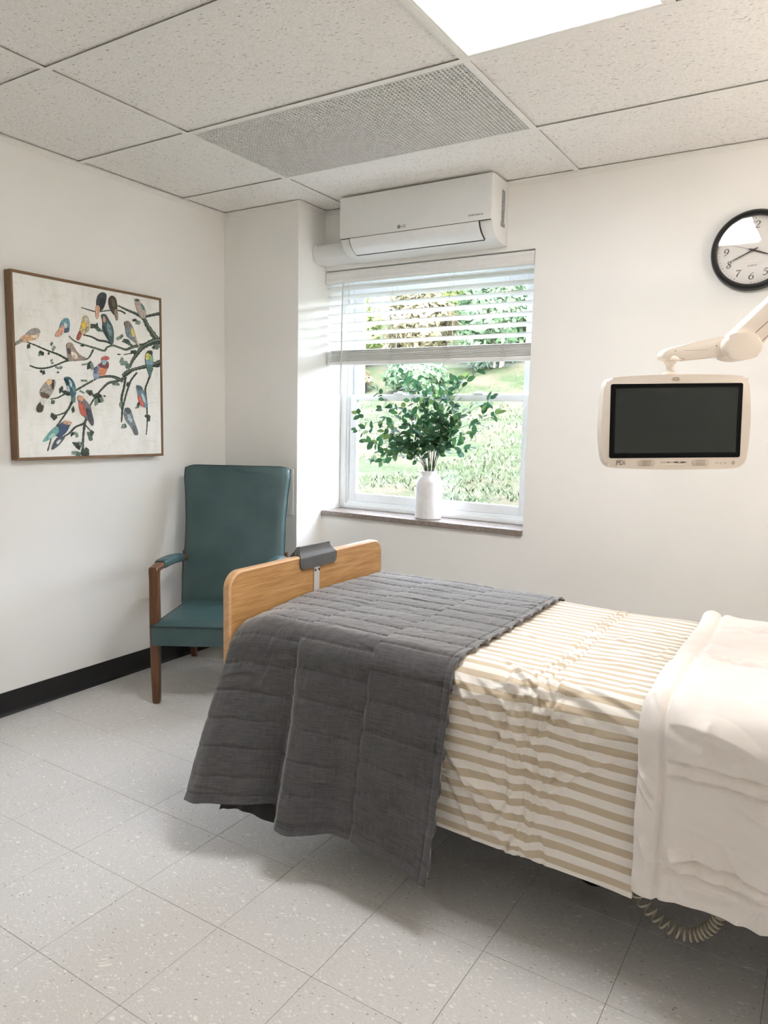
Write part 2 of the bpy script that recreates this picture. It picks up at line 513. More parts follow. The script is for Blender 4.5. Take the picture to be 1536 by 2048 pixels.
def panel(x0, x1, y0, y1):
    g = 0.007
    bm = B(); b_box(bm, x0 + g, x1 - g, y0 + g, y1 - g, H + 0.0065, H + 0.022, 0.0015, 1)
    o = mk('ceiling_tile', bm, M_CEIL, ceil)
for xa, xb in zip(xs, xs[1:]):
    for ya, yb_ in zip(ys, ys[1:]):
        if abs(xa - VENT[0]) < .01 and abs(ya - VENT[2]) < .01: continue
        hit = [l for l in LIGHTS if abs(xa - l[0]) < .01 and abs(ya - l[2]) < .01]
        if hit: panel(LX, xb, ya, yb_)
        else: panel(xa, xb, ya, yb_)
# wall angle strips, each with a thin shadow gap
def angle(n, x0, x1, y0, y1, lab):
    bm = B(); b_box(bm, x0, x1, y0, y1, H - 0.0005, H + 0.0012)
    e = 0.0014
    vx0, vx1, vy0, vy1 = {1: (x0, x0 + e, y0, y1), 2: (x0, x1 - .02, y1 - e, y1), 3: (x0, x0 + e, y0, y1), 4: (x0, x1, y1 - e, y1)}[n]
    b_box(bm, vx0, vx1, vy0, vy1, H - .019, H - .0005); tag(mk('trim_%d' % n, bm, M_TBAR), lab, 'ceiling trim', kind='structure')
angle(1, XL, XL + .02, YF, YC, 'thin white metal ceiling edge strip above the bird painting')
angle(2, XL + .02, XC + .02, YC - .02, YC, 'thin white metal ceiling edge strip above the corner pier front')
angle(3, XC, XC + .02, YC, YB - .02, 'thin white metal ceiling edge strip on the pier side by the air conditioner')
angle(4, XC + .02, XR, YB - .02, YB, 'thin white metal ceiling edge strip along the window wall')

# ceiling lights; the second is a fill panel added out of view
for n, (a, b, c, d) in enumerate(LIGHTS):
    t = thing('ceiling_light', ['square flat ceiling light panel glowing white beside the grille', 'square fill light panel added unseen in the ceiling behind the viewer'][n], 'ceiling light',
              ((a + b) / 2, (c + d) / 2, H), group='square ceiling lights')
    x0, x1, y0, y1 = a + tb, b - tb, c + tb, d - tb
    bm = B(); f = 0.011
    for q in ((x0, x1, y0, y0 + f), (x0, x1, y1 - f, y1), (x0, x0 + f, y0 + f, y1 - f), (x1 - f, x1, y0 + f, y1 - f)):
        b_box(bm, *q, H + 0.0005, H + 0.012, 0.001, 1)
    mk('frame', bm, M_TBAR, t)
    bm = B(); b_box(bm, x0 + f, x1 - f, y0 + f, y1 - f, H + 0.005, H + 0.010); mk('diffuser', bm, M_PANEL if n == 0 else M_REARFILL, t)
    bm = B(); b_box(bm, x0, x1, y0, y1, H + 0.013, H + 0.05); mk('housing', bm, M_TBAR, t)

# egg-crate return grille
t = thing('ceiling_vent', 'white egg-crate grille filling one ceiling grid opening', 'vent', ((VENT[0] + VENT[1]) / 2, (VENT[2] + VENT[3]) / 2, H))
x0, x1, y0, y1 = VENT[0] + tb - .002, VENT[1] - tb + .002, VENT[2] + tb - .002, VENT[3] - tb + .002
bm = B()
for q in ((x0, x1, y0, y0 + .006), (x0, x1, y1 - .006, y1), (x0, x0 + .006, y0, y1), (x1 - .006, x1, y0, y1)):
    b_box(bm, *q, H + 0.001, H + 0.016)
mk('frame', bm, M_GRILLE, t)
bm = B(); cell = 0.0152; th = 0.0015
def thin(bm, X0, X1, Y0, Y1, Z0, Z1):
    v = [bm.verts.new(p) for p in ((X0, Y0, Z0), (X1, Y0, Z0), (X1, Y1, Z0), (X0, Y1, Z0), (X0, Y0, Z1), (X1, Y0, Z1), (X1, Y1, Z1), (X0, Y1, Z1))]
    for f in ((0, 3, 2, 1), (0, 1, 5, 4), (1, 2, 6, 5), (2, 3, 7, 6), (3, 0, 4, 7)): bm.faces.new([v[i] for i in f])
nx = int((x1 - x0) / cell); ny = int((y1 - y0) / cell)
for i in range(1, nx): xx = x0 + (x1 - x0) * i / nx; thin(bm, xx - th, xx + th, y0, y1, H + .003, H + .014)
for j in range(1, ny): yy = y0 + (y1 - y0) * j / ny; thin(bm, x0, x1, yy - th, yy + th, H + .0028, H + .014)
mk('egg_crate_grid', bm, M_GRILLE, t, kind='stuff')
bm = B(); b_box(bm, x0, x1, y0, y1, H + .07, H + .075); mk('backing_panel', bm, M_PLENUM, t)

# ------------------------------------------------------------------ window
win = thing('window_1', 'white double-hung window above the bed looking onto a lawn', 'window', ((WX0 + WX1) / 2, YB + .2, WZ0), kind='structure')
FY = YB + 0.165                              # frame front plane
SZ = 0.806                                   # sill top
bm = B(); b_box(bm, WX0 + .004, WX1 - .001, YB - .016, FY + .02, SZ - .028, SZ, 0.003, 2)
mk('window_sill', bm, M_SILL, win, label='brown-grey polished stone sill')
fx0, fx1, fz0, fz1 = WX0 + .002, WX1 - .002, SZ + .001, WZ1 - .002
def rect_frame(name, x0, x1, z0, z1, wl_, wr, wb_, wt, y0, y1, mat, par, bev=0.003):
    bm = B()
    b_box(bm, x0, x0 + wl_, y0, y1, z0, z1, bev, 2); b_box(bm, x1 - wr, x1, y0, y1, z0, z1, bev, 2)
    b_box(bm, x0 + wl_ - .001, x1 - wr + .001, y0, y1, z0, z0 + wb_, bev, 2); b_box(bm, x0 + wl_ - .001, x1 - wr + .001, y0, y1, z1 - wt, z1, bev, 2)
    return mk(name, bm, mat, par, smooth=40)
of = rect_frame('outer_frame', fx0, fx1, fz0, fz1, .034, .034, .026, .04, FY, FY + .085, M_VINYL, win)
rect_frame('jamb_stop', fx0 + .034, fx1 - .034, fz0 + .026, fz1 - .04, .014, .014, .016, .014, FY + .012, FY + .085, M_VINYL, of)
lx0, lx1 = fx0 + .05, fx1 - .05
ls = rect_frame('lower_sash', lx0, lx1, fz0 + .044, 1.462, .048, .048, .046, .034, FY + .02, FY + .05, M_VINYL, win)
bm = B(); b_box(bm, lx0 + .046, lx1 - .046, FY + .033, FY + .037, fz0 + .088, 1.430); mk('pane', bm, M_GLASS, ls)
us = rect_frame('upper_sash', lx0, lx1, 1.430, fz1 - .052, .062, .062, .030, .060, FY + .052, FY + .08, M_VINYL, win)
bm = B(); b_box(bm, lx0 + .06, lx1 - .06, FY + .064, FY + .068, 1.458, fz1 - .11); mk('pane', bm, M_GLASS, us)
bm = B()
for x in (-2.10, -1.62):
    b_box(bm, x - .03, x + .03, FY + .016, FY + .05, 1.462, 1.472, 0.003, 2); b_box(bm, x - .008, x + .02, FY + .022, FY + .034, 1.472, 1.480, 0.002, 1)
mk('sash_lock', bm, M_VINYL, ls, smooth=40)

# ------------------------------------------------------------------ horizontal blind
bl = thing('window_blind', 'white slatted blind half raised in the window', 'blind', (-1.873, YB + .03, 2.11))
bx0, bx1 = WX0 + .008, WX1 - .006
bm = B()
prof = [(0, 2.054), (.004, 2.050), (.012, 2.050), (.012, 2.113), (.004, 2.113), (0, 2.108), (-.003, 2.098), (0, 2.092), (0, 2.072), (-.003, 2.066)]
b_prism(bm, [(a, z) for a, z in prof], bx0 - .002, bx1 + .002, lambda u, v, d: (d, YB + .004 + u, v))
mk('valance', bm, M_SLAT, bl, smooth=30)
bm = B(); b_box(bm, bx0, bx1, YB + .018, YB + .068, 2.066, 2.115, .002, 1); mk('head_rail', bm, M_SLAT, bl)
def slat_mesh(th=.003, crown=.0035, w=.05):
    bm = B(); n = 6; L = bx1 - bx0
    top, bot = [], []
    for i in range(n + 1):
        u = -1 + 2 * i / n; z = -crown * u * u
        top.append((u * w / 2, z + th)); bot.append((u * w / 2, z))
    b_prism(bm, bot + top[::-1], -L / 2, L / 2, lambda u, v, d: (d, u, v))
    me = bpy.data.meshes.new('slat'); bmesh.ops.recalc_face_normals(bm, faces=bm.faces); bm.to_mesh(me); bm.free()
    me.shade_smooth(); me.set_sharp_from_angle(angle=.6); me.materials.append(M_SLAT); return me
SM = slat_mesh(); L0 = Vector((-1.873, YB + .03, 2.11)); sy = YB + .043
def slat(z, tilt=0.0, dx=0, dy=0):
    o = bpy.data.objects.new('slat', SM); COL.objects.link(o); o.parent = bl
    o.location = Vector(((bx0 + bx1) / 2 + dx, sy + dy, z)) - L0; o.rotation_euler = (tilt, 0, 0)
for i in range(7): slat(2.030 - i * .0485, -0.26)
for i in range(12): slat(1.694 - i * .0053, random.uniform(-.015, .015), random.uniform(-.001, .001), random.uniform(-.002, .002))
bm = B(); b_box(bm, bx0, bx1, sy - .026, sy + .026, 1.615, 1.634, .004, 2); mk('bottom_rail', bm, M_SLAT, bl, smooth=40)
M_CORD = plain('blind_cord', hexc(222, 222, 218), 0.7)
for x in (-2.33, -2.05, -1.72, -1.42):
    bm = B()
    for yy in (sy - .0265, sy + .0265):
        b_tube(bm, [(x, yy, 2.066), (x, yy, 1.64)], 0.0009, 5)
    for i in range(7): b_tube(bm, [(x, sy - .0265, 2.028 - i * .0485), (x, sy + .0265, 2.028 - i * .0485)], 0.0006, 4)
    # slack loops of ladder string bunched in front of the stacked slats
    for q in range(4):
        z = 1.695 - q * .018; a = random.uniform(-.012, .012)
        b_tube(bm, smooth_pts([(x, sy - .0275, z), (x + .014 + a, sy - .033, z - .008), (x - .012, sy - .034, z - .016), (x + a * .5, sy - .0275, z - .024)], 4), 0.0013, 5)
    mk('ladder_cord', bm, M_CORD, bl)
M_WAND = plain('clear_wand', hexc(210, 212, 210), 0.2)
bm = B(); b_tube(bm, [(-2.343, YB - .012, 2.05), (-2.345, YB - .014, 1.9), (-2.352, YB - .012, 1.455)], 0.0042, 8); b_tube(bm, [(-2.343, YB - .012, 2.05), (-2.343, YB + .006, 2.062)], 0.002, 6)
mk('tilt_wand', bm, M_WAND, bl, smooth=50)

# ------------------------------------------------------------------ air conditioner
ax0, ax1 = -2.243, -1.412
ac = thing('air_conditioner', 'white wall-mounted split air conditioner above the window', 'air conditioner', ((ax0 + ax1) / 2, YB, 2.14))
zt = H - 0.003
yf = YB - .190
# side profile (depth from the wall, height)
body = [(0, zt), (.172, zt), (.184, zt - .004), (.184, 2.300), (.182, 2.235), (.172, 2.200), (.150, 2.172), (.118, 2.154), (.080, 2.144), (.040, 2.140), (0, 2.140)]
bm = B(); b_prism(bm, body, ax0, ax1, lambda u, v, d: (d, YB - .001 - u, v), 0.003, 2)
bod = mk('body', bm, M_ACW, ac, smooth=35)
# front panel, a shell slightly proud of the body
fp = [(.1845, zt - .006), (.1905, zt - .003), (.1925, zt - .012), (.1925, 2.300), (.1905, 2.240), (.189, 2.2215), (.183, 2.2215), (.1845, 2.300)]
bm = B(); b_prism(bm, fp, ax0 + .001, ax1 - .001, lambda u, v, d: (d, YB - u, v), 0.0008, 1)
mk('front_panel', bm, M_ACW, ac, smooth=35)
# air vane: curved flap between the side cheeks
def curve_band(z_hi, z_lo, off, n=8):
    pts = [(.189, 2.2195), (.187, 2.212), (.180, 2.196), (.166, 2.179), (.147, 2.1650), (.124, 2.1525)]
    s = smooth_pts(pts, 3)
    return s
s = curve_band(0, 0, 0)
outer = [(u + .0035, v - .0015) for u, v in s]; inner = [(u - .004, v + .003) for u, v in s]
bm = B(); b_prism(bm, outer + inner[::-1], ax0 + .062, ax1 - .062, lambda u, v, d: (d, YB - u, v), 0.001, 1)
mk('air_vane', bm, M_WHITE, ac, smooth=35)
bm = B()
for xx in (ax0 + .0595, ax1 - .0595):
    o2 = [(u + .0016, v - .0008) for u, v in s]
    b_prism(bm, o2 + inner[::-1], xx - .0018, xx + .0018, lambda u, v, d: (d, YB - u, v))
b_box(bm, ax0 + .06, ax1 - .06, YB - .1245, YB - .121, 2.1485, 2.1535)
b_box(bm, ax0 + .004, ax1 - .004, YB - .1893, YB - .185, 2.2197, 2.2225)
mk('panel_gap', bm, M_DARKGAP, bod)
afn = lambda cx, cz: (lambda u, v, d: (cx + u, YB - .1922 - d, cz + v))
mk('lettering', text_bm('LG', .020, afn(-1.868, 2.243), shear=0.0), M_GREYTXT, ac)
bm = B(); b_lathe(bm, [(0.0, 0), (.0085, 0), (.0085, .0008), (0, .0008)], 24, (-1.893, YB - .1922, 2.243), Matrix.Rotation(PI / 2, 4, 'X'))
lg = mk('logo_disc', bm, M_GREYTXT, ac)
bm = B(); b_box(bm, -1.8945, -1.893, YB - .1937, YB - .193, 2.240, 2.248); b_box(bm, -1.893, -1.889, YB - .1937, YB - .193, 2.2395, 2.241); b_box(bm, -1.8975, -1.8962, YB - .1937, YB - .193, 2.2465, 2.248)
mk('logo_face_mark', bm, M_ACW, lg)
mk('lettering', text_bm('DUAL Inverter', .0125, afn(-1.488, 2.248)), M_GREYTXT, ac)
# silver rating label on the right end
M_LABEL = Mat('rating_label', hexc(150, 152, 152), 0.4)
nn = M_LABEL.noise(M_LABEL.map(M_LABEL.pos(), (1, 90, 60)), 1.5, 4)
M_LABEL.col(M_LABEL.ramp(nn, [(0.42, hexc(96, 98, 98)), (0.5, hexc(170, 172, 170)), (0.6, hexc(130, 132, 132))]))
bm = B(); b_box(bm, ax1 + .0002, ax1 + .0012, YB - .080, YB - .048, 2.235, 2.375)
mk('rating_label', bm, M_LABEL.m, ac)
M_LABELW = plain('label_white', hexc(226, 226, 222), 0.5)
bm = B(); b_box(bm, ax1 + .0002, ax1 + .0010, YB - .088, YB - .040, 2.214, 2.234); mk('barcode_sticker', bm, M_LABEL.m, ac)

# refrigerant line cover between the unit and the pier
lc = thing('pipe_cover', 'white rounded pipe cover running from air conditioner to corner pier', 'pipe cover', (-2.36, YB - .06, 2.19))
bm = B()
prof = [(0, 2.142), (.07, 2.142), (.092, 2.150), (.106, 2.168), (.110, 2.192), (.106, 2.216), (.092, 2.234), (.07, 2.242), (0, 2.242)]
b_prism(bm, prof, XC + .001, ax0 - .001, lambda u, v, d: (d, YB - .001 - u, v), 0.006, 3)
mk('duct', bm, M_ACW, lc, smooth=50)
bm = B(); prof2 = [(a + (.003 if a > 0 else 0), 2.192 + (z - 2.192) * 1.05) for a, z in prof]
b_prism(bm, prof2, XC + .0008, XC + .012, lambda u, v, d: (d, YB - .001 - u, v), 0.002, 2)
mk('end_flange', bm, M_ACW, lc, smooth=50)

# ------------------------------------------------------------------ bird painting
PY0, PY1, PZ0, PZ1 = 1.803, 2.594, 1.112, 1.901
pic = thing('bird_painting', 'square framed painting of birds on green branches', 'painting', (XL, (PY0 + PY1) / 2, PZ0))
fd, fw = .046, .011
def rail(name, y0, y1, z0, z1, m):
    bm = B(); b_box(bm, XL + .0008, XL + fd, y0, y1, z0, z1, .0015, 1); return mk(name, bm, m, pic)
rail('frame_rail', PY0, PY1, PZ1 - fw, PZ1, M_FRAMEH); rail('frame_rail', PY0, PY1, PZ0, PZ0 + fw, M_FRAMEH)
rail('frame_stile', PY0, PY0 + fw, PZ0 + fw, PZ1 - fw, M_FRAME); rail('frame_stile', PY1 - fw, PY1, PZ0 + fw, PZ1 - fw, M_FRAME)
k = Mat('canvas_paint', hexc(232, 231, 224), 0.75)
P = k.pos()
n1 = k.noise(k.map(P, (1, 9, 4)), 1.4, 6, 0.7); n2 = k.noise(k.map(P, (1, 60, 14)), 1.0, 5, 0.7); n3 = k.noise(k.map(P, (1, 12, 70)), 1.0, 5, 0.7)
c = k.ramp(n1, [(0.30, hexc(234, 234, 226)), (0.5, hexc(246, 245, 240)), (0.7, hexc(250, 250, 247))])
c = k.mix(k.math('MULTIPLY', k.ramp(n2, [(0.55, K4), (0.78, W4)]), 0.45), c, hexc(212, 211, 198))
c = k.mix(k.math('MULTIPLY', k.ramp(n3, [(0.56, K4), (0.76, W4)]), 0.5), c, hexc(200, 201, 188))
k.col(c); k.bump(k.math('ADD', n2, n3), 0.25, 0.004)
CX = XL + fd - .004
bm = B(); b_box(bm, XL + .002, CX, PY0 + fw + .001, PY1 - fw - .001, PZ0 + fw + .001, PZ1 - fw - .001)
mk('canvas', bm, k.m, pic)
# paint: coordinates below are positions on the canvas read off in a skewed view; H3 straightens them
src = [(132, 100), (1358, 350), (1378, 1648), (172, 1668)]; dst = [(0, 1), (1, 1), (1, 0), (0, 0)]
A = []; bb = []
for (x, y), (u, v) in zip(src, dst):
    A.append([x, y, 1, 0, 0, 0, -u * x, -u * y]); bb.append(u); A.append([0, 0, 0, x, y, 1, -v * x, -v * y]); bb.append(v)
H3 = np.linalg.solve(np.array(A, float), np.array(bb, float)).tolist() + [1.0]
def cv(x, y):
    w = H3[6] * x + H3[7] * y + 1
    u = (H3[0] * x + H3[1] * y + H3[2]) / w; v = (H3[3] * x + H3[4] * y + H3[5]) / w
    u = min(max(u, 0.001), .999); v = min(max(v, 0.001), .999)
    a0, a1, b0, b1 = PY0 + fw, PY1 - fw, PZ0 + fw, PZ1 - fw
    return a0 + u * (a1 - a0), b0 + v * (b1 - b0)
_pm = {}
def paint(rgb):
    if rgb not in _pm:
        k = Mat('oil_paint', hexc(*rgb), 0.6)
        n = k.noise(k.map(k.pos(), (1, 120, 90)), 1.0, 4, 0.7)
        lo = hexc(*[int(c * .72) for c in rgb]); hi = hexc(*[min(255, int(c * 1.12 + 14)) for c in rgb])
        k.col(k.ramp(n, [(0.32, lo), (0.5, hexc(*rgb)), (0.72, hi)])); k.bump(n, 0.3, 0.003)
        _pm[rgb] = k.m
    return _pm[rgb]
def blob(bm, pts, h, jag=0.0):
    P2 = [cv(*p) for p in pts]
    b_prism(bm, P2, 0.0, h, lambda u, v, d: (CX + d, u, v))
def closed_smooth(pts, n=4):
    q = smooth_pts([pts[-1]] + list(pts) + [pts[0], pts[1]], n)
    return q[n:-n - 1] if len(q) > 2 * n + 2 else q
BR = [[(1372,690,70),(1300,700,52),(1220,742,40),(1170,800,32),(1130,860,24),(1110,912,18)],
 [(1330,670,50),(1262,570,36),(1225,500,30),(1160,460,22),(1080,425,17),(1010,390,10)],
 [(1372,460,28),(1290,475,22),(1225,490,20)],
 [(705,403,6),(770,425,9),(830,440,10),(900,435,9),(960,430,9),(1030,435,12),(1075,460,14)],
 [(600,640,7),(650,685,11),(740,720,13),(820,745,15),(895,768,17),(920,740,15),(970,725,16),(1030,745,16),(1080,760,20),(1150,735,26),(1230,725,34)],
 [(720,632,12),(790,650,13),(850,680,16),(910,690,16),(960,715,13)],
 [(230,680,7),(320,715,11),(420,760,13),(510,795,16),(580,835,18),(610,850,12)],
 [(270,885,11),(340,908,14),(420,905,14),(500,880,14),(580,850,14),(680,845,11),(760,830,11),(805,755,15)],
 [(1372,870,46),(1300,895,40),(1220,910,30),(1140,930,26),(1090,955,42),(1050,985,30)],
 [(820,1005,10),(870,988,19),(950,985,22),(1010,1003,26),(1050,1030,22)],
 [(440,1170,9),(500,1160,11),(560,1130,13),(650,1100,16),(740,1050,16),(800,1018,16)],
 [(1060,1000,24),(1000,1025,22),(930,1040,20),(880,1085,16),(840,1130,15),(790,1200,13),(770,1245,10)],
 [(1075,990,18),(1060,1080,17),(1040,1170,19),(1045,1270,17),(1038,1375,10)],
 [(1170,955,16),(1120,1020,15),(1090,1100,14),(1062,1200,13),(1045,1290,10)],
 [(1300,920,16),(1262,1030,13),(1240,1100,13),(1250,1200,13),(1255,1300,10),(1255,1400,8),(1247,1485,6)],
 [(650,1110,18),(620,1200,20),(570,1280,13),(480,1312,9)], [(605,1240,13),(550,1320,13),(490,1402,10)],
 [(745,1330,18),(720,1380,18),(650,1410,15),(600,1460,13),(550,1490,9)], [(730,1365,20),(716,1480,17),(710,1600,15)],
 [(730,1390,11),(785,1455,7)], [(445,1498,8),(412,1612,9)], [(1140,790,9),(1058,803,7)], [(1045,690,12),(1085,700,22),(1130,730,16)], [(805,1015,12),(850,990,12)]]
for i, br in enumerate(BR):
    sp = smooth_pts(br, 7); bm = B(); L, R = [], []
    for q in range(len(sp)):
        a = sp[max(q - 1, 0)]; b = sp[min(q + 1, len(sp) - 1)]
        dx, dy = b[0] - a[0], b[1] - a[1]; l = math.hypot(dx, dy) or 1
        w = sp[q][2] * .5 * (1 + .16 * math.sin(q * 2.3 + i))
        L.append((sp[q][0] - dy / l * w, sp[q][1] + dx / l * w)); R.append((sp[q][0] + dy / l * w, sp[q][1] - dx / l * w))
    blob(bm, L + R[::-1], 0.0007 + .00006 * i)
    mk('painted_branch', bm, paint([(56, 68, 56), (66, 80, 66), (48, 60, 50)][i % 3]), pic)
    if max(b_[2] for b_ in br) > 20:      # a lighter stroke down the middle of the thick limbs
        bm = B(); blob(bm, [(x * .55 + y_ * .45, a_ * .55 + b2 * .45) for (x, a_), (y_, b2) in zip(L, R)] + [(x * .75 + y_ * .25, a_ * .75 + b2 * .25) for (x, a_), (y_, b2) in zip(L, R)][::-1], 0.0024)
        mk('painted_branch', bm, paint((122, 136, 116)), pic)
LV = [(262,722,14,22,.2),(368,782,24,18,.5),(352,795,9,14,0),(472,742,13,24,.4),(455,705,9,16,.3),(430,785,8,12,0),(365,935,11,13,0),(385,945,12,18,0),(500,905,20,10,.6),(530,905,12,14,.2),(845,585,40,15,.6),(800,560,20,22,.9),(830,560,14,24,.2),
 (1150,515,20,12,0),(1178,535,22,18,.3),(1022,660,30,14,-.6),(1040,650,12,20,.5),(1085,690,30,16,.6),(712,722,16,9,0),(768,890,16,36,.25),(790,895,14,34,-.2),(730,880,30,8,-.2),(1335,740,24,22,.2),(1310,745,12,16,0),(1150,785,18,18,0),(1130,780,14,14,.4),(1062,875,34,22,.2),(1040,850,13,26,.4),(1090,900,18,26,-.3),
 (530,1090,14,30,.4),(560,1112,30,14,.3),(595,1130,26,12,-.2),(725,1018,30,9,.1),(705,1112,24,8,.5),(765,1110,28,14,0),(775,1125,22,18,.4),(835,1150,38,26,.2),(850,1175,30,34,.2),(825,1200,14,34,.1),(870,1180,16,26,-.4),(460,1195,16,18,0),(455,1310,14,24,0),(475,1325,18,24,.4),(630,1262,11,26,0),(640,1465,26,14,.2),(660,1480,12,22,0),(770,1490,18,44,-.3),(785,1465,16,26,.2),
 (645,1555,24,14,.6),(670,1575,18,30,-.3),(690,1560,12,26,-.6),(645,1630,34,16,.1),(670,1640,22,20,.2),(715,1625,22,36,.1),(745,1620,16,36,-.2),(730,1640,34,18,0),(1030,1225,10,28,0),(1050,1410,12,20,.3),(1068,1405,10,20,-.3),(1268,1342,12,30,0),(1244,1325,9,12,0),(1180,1228,9,24,.1),(1165,1250,7,14,.6),(1000,1050,22,12,.3),(975,1045,12,16,.3),(895,1150,10,6,.5),(1018,800,14,6,.1),(1345,905,16,8,-.4),(452,845,7,12,.6),(460,865,9,9,0),(700,1555,8,16,.2),(505,945,8,8,0),(1095,1055,16,20,.2),(620,1470,8,20,.5)]
for i, (x, y, rx, ry, ro) in enumerate(LV):
    pts = []
    for q in range(14):
        t = 2 * PI * q / 14; r = 1 + .22 * math.sin(3 * t + i) * (1 if q % 2 else -.4)
        px, py = rx * r * math.cos(t), ry * r * math.sin(t)
        pts.append((x + px * math.cos(ro) - py * math.sin(ro), y + px * math.sin(ro) + py * math.cos(ro)))
    bm = B(); blob(bm, pts, 0.0022 + .00002 * i)
    mk('painted_leaf', bm, paint([(60, 74, 62), (92, 112, 100), (126, 146, 134), (48, 56, 48)][(i * 7 + i // 3) % 4]), pic)
